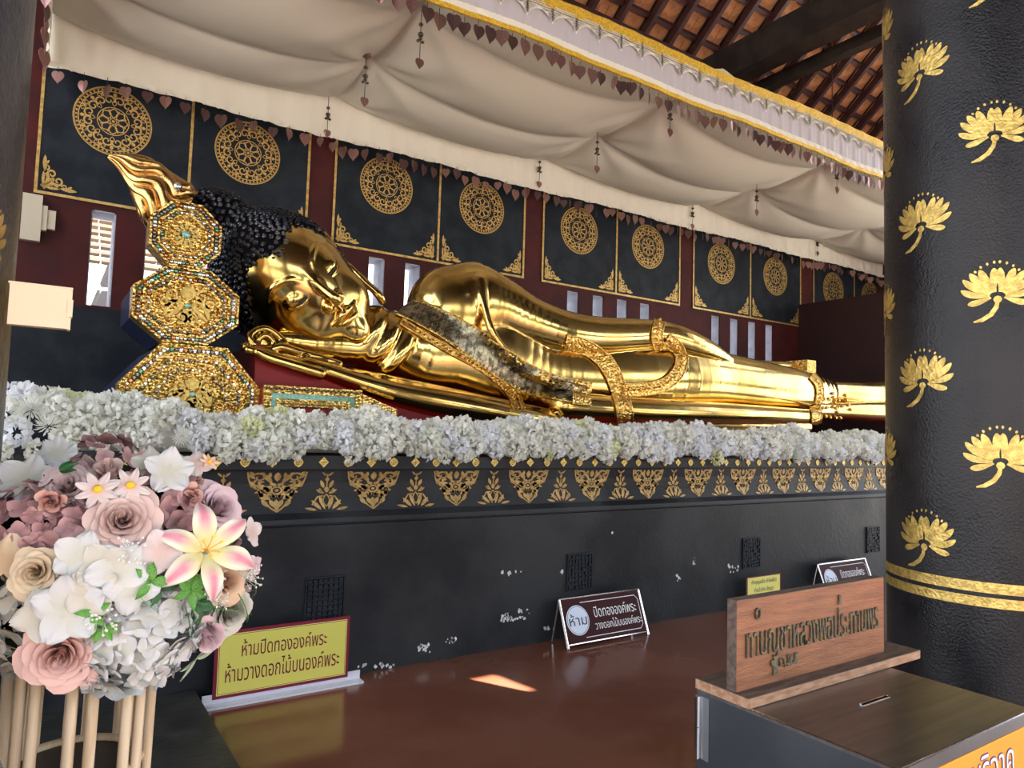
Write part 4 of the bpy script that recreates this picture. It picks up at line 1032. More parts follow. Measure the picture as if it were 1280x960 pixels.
# ================================================================ WHITE FLOWER GARLAND
gar = tag(empty('flower_garland'), 'long thick garland of white artificial flowers along the plinth edge', 'garland')
def pom(seed, npet, m):
    rnd = random.Random(seed); mb = MB()
    for k in range(npet):
        zc = 1-1.75*(k+.5)/npet; ph = k*2.39996+rnd.uniform(-.25, .25); r_ = sqrt(max(0, 1-zc*zc)); n_ = Vector((r_*cos(ph), r_*sin(ph), zc))
        a = n_.cross(Vector((rnd.uniform(-1, 1), rnd.uniform(-1, 1), rnd.uniform(-1, 1)))).normalized(); b = n_.cross(a); s_ = rnd.uniform(.20, .32); L = rnd.uniform(.84, 1.1)
        tl = rnd.uniform(.10, .28)
        c = n_*L*.5
        v = [c+n_*(-.02), c+n_*(L*.42)+a*s_*.9+b*tl*.5, c+n_*(L*.56)+a*s_*.35+b*(tl+.06), c+n_*(L*.50)-a*s_*.35+b*(tl-.02), c+n_*(L*.40)-a*s_*.9+b*tl*.4, c+n_*(L*.36)-b*.02]
        mb.add([p*.5 for p in v], [(0, 1, 5), (5, 1, 2), (5, 2, 3), (5, 3, 4), (5, 4, 0)])
    return mb.mesh('flower_head', m)
def mum(seed, m):
    rnd = random.Random(seed); mb = MB()
    for k in range(64):
        t = k/64; el = radians(82-95*t); ph = k*2.39996; n_ = Vector((cos(el)*cos(ph), cos(el)*sin(ph), sin(el))); a = Vector((-sin(ph), cos(ph), 0)); L = .5*(.62+.38*t); w = .035
        mb.add([n_*.08, n_*L*.7+a*w, n_*L+Vector((0, 0, .05)), n_*L*.7-a*w], [(0, 1, 2, 3)])
    return mb.mesh('flower_head', m)
POM = [pom(1, 74, FWHITE), pom(2, 70, FWHITE), pom(3, 74, FWHITE2), pom(4, 66, FWHITE2), pom(5, 70, FWHITE), mum(6, FWHITE), pom(7, 66, FCREAM)]
random.seed(21); cnt = 0; spots = []
x = -.12
rows = [(4.285, 1.405, .110), (4.27, 1.455, .13), (4.31, 1.545, .135), (4.42, 1.575, .14), (4.55, 1.57, .13)]
while x < 8.5:
    for ri, (y, z, s_) in enumerate(rows):
        if x > 8.15: continue
        lift = (.055*math.exp(-(x/.5)**2)-.02*math.exp(-((x-1.5)/.5)**2)+.035*sin(x*4.1+1))*(ri/4)+.025*sin(x*9.7+ri)
        if ri == 0 and x > .35 and random.random() < .40: continue
        spots.append((x+random.uniform(-.03, .03)+(.06 if ri % 2 else 0), y+random.uniform(-.02, .02), z+lift+random.uniform(-.018, .018), s_*random.uniform(1.0, 1.4)))
    x += .118
random.shuffle(spots)
rest = MB()
for i, (x, y, z, s_) in enumerate(spots):
    k = random.choices(range(7), (5, 5, 4, 4, 4, 1.3, .8))[0] if x > .3 or random.random() < .5 else random.choice((0, 1, 5, 6))
    Mx = Matrix.Translation((x, y, z)) @ Matrix.Rotation(random.uniform(.5, 1.9), 4, 'X') @ Matrix.Rotation(random.uniform(0, 6.28), 4, 'Z') @ Matrix.Scale(s_, 4)
    if i < 298: o = link('flower_head', POM[k], gar); o.matrix_local = Mx
    else:
        me = POM[k]; rest.add([Mx @ v.co for v in me.vertices], [tuple(p.vertices) for p in me.polygons])
if rest.v: tag(rest.build('more_flower_heads', FWHITE, gar), kind='stuff')
mb = MB(); pts = [(x_*.25+.1, 4.42, 1.47) for x_ in range(0, 32)]; mb.tube(pts, .085, 8); mb.build('foam_core', FWHITE, gar)

# ================================================================ SIGNS ON THE FLOOR
def put_text(txt, w, h, fn, m, name, parent, cx=0, cy=0):
    d = text_mesh(txt, w, h); return d.mapped(lambda x, y: fn(x+cx, y+cy)).build(name, m, parent)
def rect(x0, y0, x1, y1, fn, m, name, parent): mb = MB(); mb.add([fn(x0, y0), fn(x1, y0), fn(x1, y1), fn(x0, y1)], [(0, 1, 2, 3)]); return mb.build(name, m, parent)
# yellow notice with maroon border on an acrylic foot
t = tag(empty('notice_sign', (1.29, 4.22, 0)), 'yellow notice with maroon border standing on a clear acrylic foot near the bouquet', 'sign')
wS, hS = .775, .365; z0 = .035
fy = lambda o: (lambda x, y: (x, -o, z0+y))
mb = MB(); mb.box((-wS/2, -.004, z0), (wS/2, .006, z0+hS)); mb.build('board', MARB, t)
rect(-wS/2+.018, .018, wS/2-.018, hS-.018, fy(.0055), YEL2, 'thin_line', t)
rect(-wS/2+.022, .022, wS/2-.022, hS-.022, fy(.006), MARB, 'border_line', t)
yf = rect(-wS/2+.025, .025, wS/2-.025, hS-.025, fy(.007), YEL, 'yellow_face', t)
put_text('ห้ามปิดทององค์พระ', .49, .095, fy(.0085), MARB, 'lettering', yf, .0, .262)
put_text('ห้ามวางดอกไม้บนองค์พระ', .655, .105, fy(.0085), MARB, 'lettering', yf, .0, .135)
mb = MB(); mb.box((-.44, -.06, 0), (.47, .05, .012)); mb.box((-.44, .006, .012), (.47, .012, .06)); mb.build('acrylic_foot', ACRY, t)
# small chrome framed maroon notices leaning back
def tent(x, y, lab, w=.80, L=.335):
    t = tag(empty('table_notice', (x, y, 0)), lab, 'sign')
    lean = radians(21); U = Vector((0, sin(lean), cos(lean))); N = Vector((0, -cos(lean), sin(lean))); B = Vector((0, -.055, .014))
    fn = lambda o: (lambda x_, y_: tuple(B+Vector((x_, 0, 0))+U*y_+N*o))
    mb = MB(); P = [Vector(fn(0)(-w/2, .01)), Vector(fn(0)(w/2, .01)), Vector(fn(0)(w/2, L)), Vector(fn(0)(-w/2, L))]; mb.prism(P, N*-.004, N*.003); mb.build('panel', MARS, t)
    mb = MB()
    for sx_ in (-1, 1):
        mb.tube([fn(0)(sx_*w/2, -.012), fn(0)(sx_*w/2, L)], .009, 8); mb.tube([fn(0)(sx_*w/2, L), (sx_*w/2, B.y+U.y*L+.07, .01)], .006, 8)
    mb.tube([fn(0)(-w/2, L), fn(0)(w/2, L)], .009, 8); mb.tube([fn(0)(-w/2, .012), fn(0)(w/2, .012)], .007, 8); mb.build('chrome_frame', CHROME, t)
    d = D2(); c_ = (-w/2+.135, L/2+.005); d.poly([(c_[0]+.107*cos(2*pi*k/32), c_[1]+.107*sin(2*pi*k/32)) for k in range(32)])
    d.mapped(lambda a, b: fn(.005)(a, b)).build('white_disc', OVALM, t)
    d = D2(); d.ring(.098, .003, 32, c_); d.mapped(fn(.0062)).build('disc_line', MARS, t)
    d = D2(); q = .03; x1 = w/2-.035; y0_, y1_ = .045, L-.04
    d.stroke([(c_[0]+.05, y0_), (x1-q, y0_), (x1, y0_+q), (x1, y1_-q), (x1-q, y1_), (c_[0]+.05, y1_)], .005); d.mapped(fn(.0045)).build('border_line', WHITE, t)
    put_text('ห้าม', .165, .085, fn(.0075), BLK, 'lettering', t, c_[0], c_[1]+.005)
    put_text('ปิดทององค์พระ', .43, .080, fn(.0045), WHITE, 'lettering', t, .115, L*.64)
    put_text('วางดอกไม้บนองค์พระ', .47, .066, fn(.0045), WHITE, 'lettering', t, .125, L*.36)
    return t
tent(3.69, 4.15, 'maroon notice with pale disc in a chrome frame on the open floor')
tent(6.96, 4.16, 'maroon notice with pale disc in a chrome frame, half behind the wooden board', .84)
t = tag(empty('notice_card', (5.66, 4.2, 0)), 'small pale yellow notice card just above the wooden board', 'sign')
mb = MB(); mb.box((-.24, -.003, .02), (.24, .005, .30)); mb.build('card', YEL2, t)
frame(-.245, .245, .015, .305, .008, -.001, .006, MARB, 'edge_line', t)
for i, (tx_, w_) in enumerate((('ทำบุญแล้ว ทำใจให้ดี', .36), ('ทำแล้วเกิด ปัญญา', .28), ('โปรด งดปิดทอง', .28))): put_text(tx_, w_, .05, lambda x_, y_: (x_, -.0055, y_), BLK, 'lettering', t, .0, .25-.07*i)
mb = MB(); mb.box((-.25, -.05, 0), (.25, .05, .02)); mb.build('foot', ACRY, t)

# ================================================================ DONATION BOX
BX0, BX1, BY0, BY1, BZ = 1.705, 2.43, .895, 1.50, .80
t = tag(empty('donation_box'), 'dark steel donation box with an orange front sign at the lower right', 'box')
mb = MB(); mb.box((BX0, BY0, 0), (BX1, BY1, BZ-.012)); mb.build('body', STEELD, t)
mb = MB()
sx0, sx1, sy0, sy1 = 2.015, 2.155, 1.160, 1.166
for a in ((BX0, BY0, BX1, sy0), (BX0, sy1, BX1, BY1), (BX0, sy0, sx0, sy1), (sx1, sy0, BX1, sy1)): mb.box((a[0], a[1], BZ-.012), (a[2], a[3], BZ))
mb.build('top_plate', STEEL, t)
mb = MB(); mb.box((sx0, sy1-.001, BZ-.001), (sx1, sy1+.004, BZ+.003)); mb.box((sx0, sy0-.003, BZ-.001), (sx1, sy0, BZ+.001)); mb.build('slot_lip', CHROME, t)
mb = MB(); mb.tube([(BX0, BY0, BZ-.001), (BX1, BY0, BZ-.001)], .0028, 6); mb.tube([(BX0, BY0, BZ-.001), (BX0, BY1, BZ-.001)], .0028, 6); mb.build('folded_edge', CHROME, t)
mb = MB(); mb.box((BX0+.03, BY0-.003, .30), (BX1-.032, BY0+.001, BZ-.035)); op = mb.build('orange_panel', ORAN, t)
mb = MB(); mb.box((BX1-.030, BY0-.006, .3), (BX1-.026, BY0, BZ-.03)); mb.box((BX0+.0, BY0-.002, BZ-.034), (BX1, BY0, BZ)); mb.box((BX1-.026, BY0-.002, .2), (BX1, BY0, BZ)); mb.build('front_rim', STEEL, t)
fnf = lambda o: (lambda x_, y_: (x_, BY0-.003-o, y_))
d = text_mesh('บริจาค', .24, .085)
for (dx, dy) in ((-.0035, 0), (.0035, 0), (0, .0035), (0, -.0035)): d.mapped(lambda a, b: fnf(.001)(a+dx+2.17, b+dy+.70)).build('lettering_outline', PURP, op)
d.mapped(lambda a, b: fnf(.002)(a+2.17, b+.70)).build('lettering', WHITE, op)
mb = MB(); mb.tube([(BX0-.010, BY1-.012, .60), (BX0-.010, BY1-.012, .69)], .008, 10); mb.tube([(BX0-.010, BY1-.012, .692), (BX0-.010, BY1-.012, .78)], .008, 10); mb.box((BX0-.004, BY1-.05, .6), (BX0+.001, BY1-.012, .78)); mb.build('hinge', CHROME, t)
# wooden board on its base plank, standing on the box
t = tag(empty('wooden_board', (2.16, 1.40, BZ)), 'orange teak board with tall raised brass letters standing on the steel box', 'sign')
mb = MB(); mb.box((-.465, -.095, .0), (.465, .095, .030)); mb.build('base_plank', WOODG, t)
mb = MB(); mb.box((-.466, -.0965, .002), (.466, -.0945, .0285)); mb.box((-.4665, -.0965, .002), (-.4645, .095, .0285)); mb.build('worn_edge', WOODP, t)
mb = MB(); mb.box((-.455, -.045, .030), (.325, -.012, .285)); bd = mb.build('board', WOOD, t)
mb = MB(); mb.box((-.456, -.045, .030), (-.4545, -.012, .285)); mb.box((-.455, -.0452, .284), (.325, -.012, .2862)); mb.build('end_grain', WOODG, t)
d = text_mesh('ทาบญชาหลวงพอประทานพร', .70, .115)
solid(d, lambda x_, y_, z_: (x_-.068, -.045-z_, y_+.155), .007).build('brass_letters', TARN, bd)
for tx_, w_, h_, cx_, cy_ in (('๐', .026, .034, -.365, .240), ('ุ', .03, .045, -.29, .075), ('ญ', .05, .03, -.24, .082), ('ู', .05, .035, -.20, .085)):
    try: solid(text_mesh(tx_, w_, h_), lambda x_, y_, z_: (x_+cx_, -.045-z_, y_+cy_), .007).build('brass_letters', TARN, bd)
    except Exception: pass
mb = MB(); mb.box((.045, -.053, .222), (.057, -.045, .252)); mb.build('brass_letters', TARN, bd)

# ================================================================ SWITCH BOX, WALL BOXES
t = tag(empty('junction_box'), 'cream plastic box fixed to the dark pillar at the left edge', 'box')
cM = at(50, 384, 1.26); 
mb = MB(); mb.box((-.038, -.012, -.030), (.036, .012, .030), Matrix.Translation(cM)); bb = mb.build('body', CREAM, t)
mb = MB(); mb.box((.036, -.010, -.031), (.0395, .014, .032), Matrix.Translation(cM)); mb.box((-.040, -.0125, .0295), (.0395, .014, .0325), Matrix.Translation(cM)); mb.box((.034, -.014, -.012), (.041, .014, .014), Matrix.Translation(cM)); mb.build('lid', CREAM, t)
t = tag(empty('wall_box'), 'pale stepped box on the back wall below the first panel beside the left pillar', 'box')
mb = MB(); mb.box((-.20, D-.07, 3.03), (-.06, D, 3.42)); mb.build('body', CREAMW, t)
mb = MB(); mb.box((-.06, D-.06, 3.13), (-.02, D, 3.34)); mb.build('socket', CREAMW, t)
mb = MB(); mb.box((-.02, D-.05, 3.15), (.04, D, 3.31)); mb.build('socket', CREAMW, t)

# ================================================================ OUTSIDE, SEEN THROUGH THE SLITS
t = tag(empty('outbuilding', (.75, 13.5, 0)), 'small temple building with tiled roof glimpsed through the leftmost slit', 'building')
mb = MB(); mb.box((-2.2, 0, -.25), (1.5, 3, 3.1)); mb.build('wall', OCHRE, t)
mb = MB(); mb.prism([Vector((-.2, 0, 3.1)), Vector((.45, 0, 3.1)), Vector((.22, 0, 4.6))], Vector((0, -.1, 0)), Vector((0, -.02, 0))); mb.build('white_gable', PALW, t)
rr_ = None
for k in range(9):
    for j in range(14):
        mb = MB(); mb.box((-2.2+.27*j, -.95+.22*k, 4.0+.16*k), (-2.2+.27*j+.25, -.95+.22*k+.26, 4.05+.16*k)); mb.build('roof_tile', TILO, t)
t = tag(empty('palm_plant', (1.05, 8.6, -.25)), 'green palm fronds outside the second slit beside the cushions', 'plant')
mb = MB(); mb.tube([(0, 0, 0), (.02, 0, 1.6), (0, 0, 2.7)], .05, 8); mb.build('trunk', BEAM, t)
for k in range(12):
    a = 2*pi*k/12; 
    mb = MB(); mb.grid(lambda p, q: (cos(a)*q*.7-sin(a)*(p-.5)*.12*sin(pi*q*.97+.05), sin(a)*q*.7+cos(a)*(p-.5)*.12*sin(pi*q*.97+.05), 2.7+.55*q-.55*q*q*(1+.2*(k % 3))+.02*abs(p-.5)), 2, 8); mb.build('frond', GREEN, t)

# ================================================================ BOUQUET ON ITS ROD STAND
BC = at(140, 716, 1.40); BR = .232
PM = dict(pink=petal_mat('pink rose petal', (.72, .46, .41), (.68, .34, .27)), blush=petal_mat('blush rose petal', (.64, .47, .43), (.60, .38, .34)), mauve=petal_mat('dusty mauve petal', (.50, .29, .29), (.34, .17, .18)),
  mauve2=petal_mat('grey mauve petal', (.58, .45, .45), (.42, .28, .28)), lav=petal_mat('lavender pink petal', (.68, .50, .54), (.56, .36, .40)), cream=petal_mat('cream peach petal', (.70, .56, .38), (.64, .44, .26)),
  peach=petal_mat('peach petal', (.72, .50, .34), (.64, .34, .20)), white=petal_mat('white petal', (.56, .57, .58), (.50, .50, .42)), ivory=petal_mat('ivory petal', (.54, .52, .46), (.46, .43, .34)),
  salmon=petal_mat('salmon petal', (.66, .38, .32), (.52, .24, .20)), lily=petal_mat('lily petal', (.76, .70, .62), (.72, .68, .36), (.68, .26, .33)), pwhite=petal_mat('pinkish white petal', (.62, .55, .54), (.58, .42, .38)))
def frame_for(n_, roll=0):
    n_ = Vector(n_).normalized(); up = Vector((0, 0, 1)); a = up.cross(n_); a = a.normalized() if a.length > .05 else Vector((1, 0, 0)); b = n_.cross(a)
    M_ = Matrix(((a.x, b.x, n_.x, 0), (a.y, b.y, n_.y, 0), (a.z, b.z, n_.z, 0), (0, 0, 0, 1))); return M_ @ Matrix.Rotation(roll, 4, 'Z')
def petal_grid(mb, fn, nu=5, nv=5): mb.grid(fn, nu, nv)
def rose_mesh(name, m, n=38, seed=0, open_=1.0, flat=1.0):
    rnd = random.Random(seed); mb = MB()
    for i in range(n):
        t_ = i/(n-1); a0 = i*2.4+rnd.uniform(-.2, .2); W_ = 2.5-1.15*t_; rb = .012+.40*t_**.95*open_; H_ = (.52-.16*t_)*flat; curl = .02+.24*t_**1.6*open_; base = -.30+.12*(1-t_); wob = rnd.uniform(0, 6)
        def f(u, v):
            e = abs(2*u-1); vv_ = v*(1-.22*e**2.5); ang = a0+(u-.5)*W_*(1-.12*v)
            r = rb*(.5+.55*vv_**.7)+curl*max(0, vv_-.55)**1.5*3.0+.02*(u-.5)*2+.012*sin(wob+u*9)*v*t_
            z = base+H_*vv_-curl*.9*max(0, vv_-.6)**1.6*3.2+.015*sin(u*7+wob)*t_*v
            return (r*cos(ang), r*sin(ang), z)
        mb.grid(f, 6, 6)
    return mb.mesh(name, m, True)
def add_flower(me, name, c, n_, s_, roll=0, parent=None):
    o = link(name, me, parent); o.matrix_local = Matrix.Translation(Vector(c)) @ frame_for(n_, roll) @ Matrix.Scale(s_, 4); return o
bq = tag(empty('bouquet'), 'large round bouquet of pink and white artificial flowers at the left', 'bouquet')
def floret(rnd, w=.55):        # one four-petalled hydrangea floret
    mb = MB()
    for k in range(4):
        a = pi/2*k+rnd.uniform(-.15, .15); c_, s_ = cos(a), sin(a); cup = rnd.uniform(.05, .3); tw = rnd.uniform(-.12, .12); ww = w*rnd.uniform(.85, 1.15)
        def f(u, v):
            x = v*1.0; y = (u-.5)*2*ww*sin(pi*min(v*.86+.10, 1))**.7*(1-.15*v); z = cup*v*v-.12*abs(u-.5)*v+.05*sin(u*9+k)*v+tw*(u-.5)*v
            return (x*c_-y*s_, x*s_+y*c_, z)
        mb.grid(f, 4, 4)
    return mb
def cluster(mat_, c, n_, R_, nf, fs, seed, name='hydrangea', thick=.55):
    rnd = random.Random(seed); mb = MB(); Mf = frame_for(n_)
    for k in range(nf):
        t_ = (k+.5)/nf; el = math.acos(1-t_*.95); ph = k*2.39996+rnd.uniform(-.3, .3)
        d_ = Vector((sin(el)*cos(ph), sin(el)*sin(ph), cos(el))); p = Vector((d_.x*R_, d_.y*R_, d_.z*R_*thick))
        q = (d_+Vector((rnd.uniform(-.5, .5), rnd.uniform(-.5, .5), rnd.uniform(-.3, .3)))).normalized()
        fm = floret(rnd); Mx = Matrix.Translation(Vector(c)) @ Mf @ Matrix.Translation(p) @ frame_for(q, rnd.uniform(0, 6)) @ Matrix.Scale(fs*rnd.uniform(.8, 1.2), 4)
        mb.add([Mx @ Vector(v) for v in fm.v], fm.f, fm.uv)
    return mb.build(name, mat_, bq, True)
def sph(u, v, R_=BR):
    d_ = ray(u, v); oc = EYE-BC; b = oc.dot(d_); c_ = oc.dot(oc)-R_*R_; D_ = b*b-c_
    if D_ < 0: p = EYE+d_*(-b); n_ = (p-BC).normalized(); return BC+n_*R_, n_
    p = EYE+d_*(-b-sqrt(D_)); return p, (p-BC).normalized()
def pxs(p, px): return px*depth(p)/F_PX
# flower list measured on the photograph: kind, u, v, diameter in px, petal colour, depth offset
L_ = [('rose', 152, 648, 80, 'blush', .02), ('rose', 74, 822, 88, 'pink', .01), ('bud', 262, 798, 62, 'lav', .01), ('ranunculus', 40, 716, 72, 'cream', .015),
      ('rose', 82, 606, 58, 'mauve2', .0), ('bud', 62, 626, 46, 'salmon', .01), ('bud', 136, 586, 56, 'blush', .0), ('rose', 276, 632, 62, 'lav', -.01), ('bud', 240, 622, 46, 'salmon', .0),
      ('rose', 285, 728, 56, 'peach', -.01), ('rose', 292, 765, 60, 'ivory', -.01), ('bud', 246, 600, 34, 'blush', -.01), ('rose', 20, 582, 56, 'mauve', -.02)]
for i, (kd, u, v, dpx, cn, off) in enumerate(L_):
    p, n_ = sph(u, v, BR+off); s_ = pxs(p, dpx)
    look = (EYE-p).normalized(); nn = (n_*.55+look*.45).normalized()
    if kd == 'bud': nn = (nn+Vector((.2*sin(i*3), 0, .5*cos(i*2)))).normalized()
    me = rose_mesh('flower', PM[cn], 38 if kd == 'rose' else (14 if kd == 'bud' else 34), i, 1.0 if kd == 'rose' else (.55 if kd == 'bud' else .8), 1 if kd != 'ranunculus' else .8)
    o = add_flower(me, {'rose': 'rose', 'bud': 'rosebud', 'ranunculus': 'ranunculus'}[kd], p-n_*s_*.08, nn, s_*(1.0 if kd != 'bud' else 1.25), i, bq)
for i, (u, v, dpx, cn, nf, fpx, off) in enumerate([(35, 650, 130, 'mauve', 44, 17, -.015), (92, 672, 110, 'mauve', 36, 17, -.015), (205, 622, 110, 'mauve', 36, 16, -.015), (110, 570, 130, 'mauve', 26, 13, -.03), (55, 572, 90, 'mauve2', 16, 14, -.04), (170, 560, 80, 'mauve', 14, 12, -.05),
      (176, 800, 150, 'white', 70, 19, -.01), (140, 840, 80, 'white', 24, 18, -.03), (215, 760, 110, 'white', 36, 18, -.02), (250, 830, 50, 'ivory', 10, 15, -.05), (60, 790, 80, 'ivory', 16, 18, -.04), (310, 760, 50, 'ivory', 12, 13, -.03), (22, 775, 110, 'ivory', 34, 18, -.03), (10, 830, 70, 'ivory', 12, 17, -.05), (310, 690, 60, 'pwhite', 9, 13, -.05),
      (140, 745, 60, 'white', 6, 24, -.01), (160, 690, 60, 'ivory', 7, 18, -.03), (225, 575, 70, 'white', 10, 16, -.03), (318, 722, 34, 'pwhite', 5, 9, .0), (120, 815, 60, 'ivory', 8, 18, -.05), (300, 660, 50, 'lav', 8, 14, -.03)]):
    p, n_ = sph(u, v, BR+off); look = (EYE-p).normalized()
    cluster(PM[cn], p-n_*.02, (n_*.7+look*.3), pxs(p, dpx)*.45, nf, pxs(p, fpx), i+30)
# large single blossoms with broad petals (orchid-like)
def blossom(u, v, dpx, cn, seed, npet=5, off=.02, nm='blossom', w=.52):
    rnd = random.Random(seed); p, n_ = sph(u, v, BR+off); mb = MB()
    for k in range(npet):
        a = 2*pi*k/npet+rnd.uniform(-.12, .12); c_, s_ = cos(a), sin(a); cup = rnd.uniform(-.1, .35)
        def f(uu, vv_):
            x = vv_*.55; y = (uu-.5)*w*sin(pi*min(vv_*.84+.12, 1))**.65; z = cup*vv_*vv_*.5-.14*abs(uu-.5)*vv_+.045*sin(uu*13+k*2+seed)*vv_*vv_-.05*math.exp(-((uu-.5)/.08)**2)*vv_
            return (x*c_-y*s_, x*s_+y*c_, z)
        mb.grid(f, 6, 6)
    o = mb.build(nm, PM[cn], bq, True); look = (EYE-p).normalized(); o.matrix_local = Matrix.Translation(p) @ frame_for((n_*.6+look*.4), rnd.uniform(0, 6)) @ Matrix.Scale(pxs(p, dpx), 4)
    return o
for a in ((100, 695, 58, 'white', 1), (128, 708, 56, 'ivory', 2, 4), (147, 712, 66, 'white', 3), (165, 735, 60, 'white', 4, 4), (85, 762, 78, 'white', 5), (115, 740, 58, 'ivory', 6, 4), (50, 770, 60, 'ivory', 7, 4), (30, 598, 62, 'white', 8, 5, .0),
          (212, 588, 56, 'white', 9, 5), (190, 580, 44, 'ivory', 10, 5, .0), (203, 690, 54, 'pwhite', 11, 5), (225, 700, 44, 'pwhite', 12, 4, .0), (246, 580, 36, 'pwhite', 13, 4), (318, 664, 34, 'pwhite', 14, 4, .0), (325, 706, 26, 'lav', 15, 4, .0),
          (8, 700, 60, 'cream', 16, 3, .0), (70, 566, 44, 'white', 17, 8, .0), (240, 690, 44, 'white', 18, 4, .0), (185, 660, 30, 'mauve2', 19, 4, .0)): blossom(*a)
for (u, v, dpx, cn, sd) in ((122, 612, 46, 'pwhite', 1), (163, 607, 44, 'pwhite', 2), (262, 577, 22, 'peach', 3)):
    o = blossom(u, v, dpx, cn, sd+50, 8, .03, 'cosmos', .24)
    mb = MB(); mb.lathe([(0, -.02), (.10, .0), (.12, .05), (.08, .10), (0, .12)], 10); mb.build('flower_centre', YELC, o)
# lily with six recurved striped petals
p, n_ = sph(262, 688, BR+.035); mb = MB()
for k in range(6):
    a = 2*pi*k/6+.25; c_, s_ = cos(a), sin(a); big = 1 if k % 2 else .85
    def f(uu, vv_):
        x = .04+.60*vv_; y = (uu-.5)*.30*big*sin(pi*min(vv_*.93+.05, 1))**.8; z = .34*sin(vv_*1.9)-.30*vv_**3-.10*abs(uu-.5)+.015*sin(uu*9+vv_*8)
        return (x*c_-y*s_, x*s_+y*c_, z)
    mb.grid(f, 6, 10)
o = mb.build('lily', PM['lily'], bq, True); look = (EYE-p).normalized(); o.matrix_local = Matrix.Translation(p-n_*.01) @ frame_for((n_*.5+look*.5+Vector((-.1, 0, .1))), .4) @ Matrix.Scale(pxs(p, 98), 4)
mb = MB()
for k in range(6):
    a = k*1.05; mb.tube([(0, 0, .05), (.06*cos(a), .06*sin(a), .25), (.13*cos(a), .13*sin(a), .38)], .006, 5); mb.box((.12*cos(a)-.015, .12*sin(a)-.015, .37), (.12*cos(a)+.015, .12*sin(a)+.015, .395))
mb.build('stamens', YELC, o)
# greenery
def leafset(u, v, n, Lpx, m, seed, nm, off=.02, w=.22, spread=1.0):
    rnd = random.Random(seed); p, n_ = sph(u, v, BR+off); s_ = pxs(p, Lpx)
    for k in range(n):
        a = rnd.uniform(0, 2*pi) if spread >= 1 else rnd.uniform(-spread, spread)*pi; mb = MB(); bend = rnd.uniform(.0, .4); ww = w
        mb.grid(lambda uu, vv_: (vv_*cos(a)-(uu-.5)*ww*2*sin(pi*vv_**.8)*sin(a), vv_*sin(a)+(uu-.5)*ww*2*sin(pi*vv_**.8)*cos(a), .25*vv_-bend*vv_*vv_+.12*abs(uu-.5)), 4, 6)
        o = mb.build(nm, m, bq, True); o.matrix_local = Matrix.Translation(p) @ frame_for(n_) @ Matrix.Scale(s_, 4)
for a in ((118, 765, 7, 22, GREEN, 1, 'leaf'), (130, 785, 5, 20, GREEN, 2, 'leaf'), (188, 728, 6, 26, GREEN, 3, 'leaf'), (238, 738, 8, 26, GREEN, 4, 'leaf'), (245, 755, 5, 30, GREEND, 5, 'leaf', .0), (318, 738, 5, 22, SAGE, 6, 'leaf', .0),
          (245, 822, 5, 30, SAGE, 7, 'leaf', -.02), (75, 590, 4, 22, GREEND, 8, 'leaf'), (160, 675, 4, 18, GREEN, 9, 'leaf', .0), (218, 822, 2, 22, SAGE, 10, 'leaf', -.02), (200, 735, 5, 24, GREEND, 12, 'leaf', .0), (70, 700, 4, 26, GREEND, 13, 'leaf', -.02)): leafset(*a)
def fern(u, v, Lpx, ang, m, seed, off=.03):
    p, n_ = sph(u, v, BR+off); s_ = pxs(p, Lpx); mb = MB()
    mb.tube([(0, 0, 0), (.5, 0, .06), (1, 0, .0)], .014, 4)
    for k in range(14):
        x = .12+.06*k; l = .26*(1-.6*abs(k/13-.35)); 
        for sg in (1, -1): mb.add([(x, 0, .05), (x+.05, sg*l*.5, .06), (x+.12, sg*l, .02), (x+.04, sg*l*.45, .05)], [(0, 1, 2), (0, 2, 3)])
    o = mb.build('fern_frond', m, bq); o.matrix_local = Matrix.Translation(p) @ frame_for(n_, ang) @ Matrix.Scale(s_, 4)
for a in ((170, 742, 36, -.8, GREEN, 1), (232, 758, 44, -1.3, GREEND, 2), (298, 742, 48, -.9, GREEN, 3, .01), (245, 752, 46, -.4, GREEND, 4), (268, 760, 40, -.3, GREEN, 5)): fern(*a)
# baby's breath: tiny white dots on stalks
for (u, v) in ((270, 748), (262, 735), (165, 690), (312, 722), (128, 775), (300, 712)):
    rnd = random.Random(u); p, n_ = sph(u, v, BR+.02); mb = MB()
    for k in range(22):
        q = Vector((rnd.uniform(-1, 1), rnd.uniform(-1, 1), rnd.uniform(.2, 1.0)))*.020; mb.tube([(0, 0, -.01), q], .0004, 3); mb.lathe([(0, -.0015), (.0022, 0), (0, .0018)], 5, None, tuple(q))
    o = mb.build('babys_breath', FWHITE, bq); o.matrix_local = Matrix.Translation(p) @ frame_for(n_); o['kind'] = 'stuff'
mb = MB(); mb.lathe([(BR*.80*sqrt(max(0, 1-z_*z_)), BR*.80*z_) for z_ in [-1+.1*k for k in range(21)]], 24, None, tuple(BC)); mb.build('foam_ball', mat('dark moss foam', (.012, .022, .010), .9), bq, True)
random.seed(77)
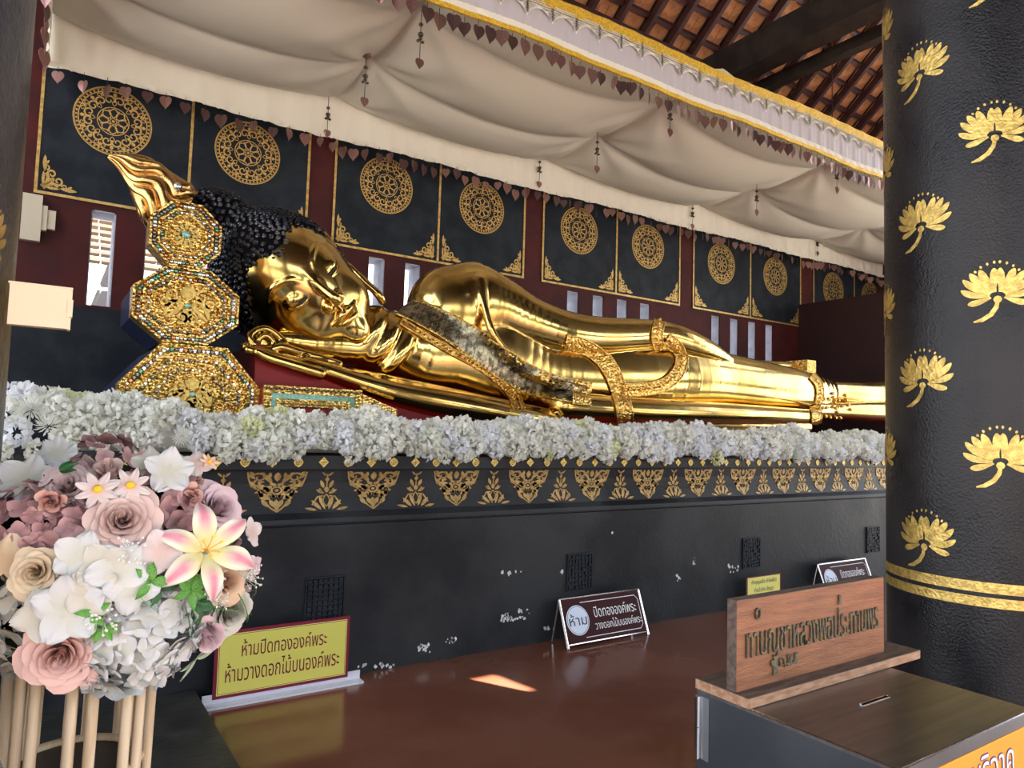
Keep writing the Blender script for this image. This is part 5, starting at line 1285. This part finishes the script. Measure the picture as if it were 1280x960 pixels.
# stand of pale rods
sc_ = Vector((.088, 1.40, 0))
t = tag(empty('rod_stand', sc_), 'stand of pale wooden rods under the big bouquet', 'stand')
for k in range(16):
    a = 2*pi*(k+.35)/16+(.07 if k % 2 else -.05); r0, r1 = .104, .112
    mb = MB(); mb.tube([(r1*cos(a)-.012, r1*sin(a), .075), (r0*cos(a), r0*sin(a), .75), (r0*cos(a)+.006, r0*sin(a), 1.20)], .0085, 8); mb.build('rod', ROD, t, True)
for z_, m_, r_ in ((.985, WHITE, .098), (.10, ROD, .108), (1.185, ROD, .098)):
    mb = MB(); mb.tube([(r_*cos(2*pi*k/40), r_*sin(2*pi*k/40), z_) for k in range(41)], .0075, 6); mb.build('hoop', ROD, t, True)
mb = MB(); mb.lathe([(.092, .955), (.092, .982), (.0, .982)], 32); mb.build('black_disc', BLK, t)
mb = MB(); mb.lathe([(.13, .07), (.13, .085), (.0, .086)], 32); mb.build('base_disc', ROD, t)
# small wrapped golden offering at the lower left corner, on a dark pedestal
g = Vector((-.045, 1.05, .0))
t = tag(empty('pedestal', g), 'dark wooden pedestal at the lower left corner under the gilded offering', 'pedestal')
mb = MB(); mb.box((-.06, -.06, .07), (.04, .06, .98)); mb.build('column', BLK, t); mb = MB(); mb.box((-.065, -.065, .98), (.045, .065, 1.0)); mb.build('top', BLK, t)
t = tag(empty('offering', g+Vector((0, 0, 1.0))), 'small gilded threaded offering in crinkled clear plastic at the lower left', 'offering')
mb = MB()
for k in range(26): mb.tube([( (.040*sin(pi*(k+2)/34))*cos(a_), (.040*sin(pi*(k+2)/34))*sin(a_), .002+.0035*k) for a_ in [2*pi*q/16 for q in range(17)]], .0022, 5)
mb.build('golden_threads', GOLDR, t)
def crinkle(a, b): 
    th_ = a*2*pi; r = (.045 if b < .55 else .045-.055*(b-.55)) + .006*sin(th_*7+b*9)*(.3+b); return (r*cos(th_), r*sin(th_), .002+.17*b+.006*sin(th_*5))
MB().grid(crinkle, 48, 14).build('plastic_wrap', PLASTIC, t, True)
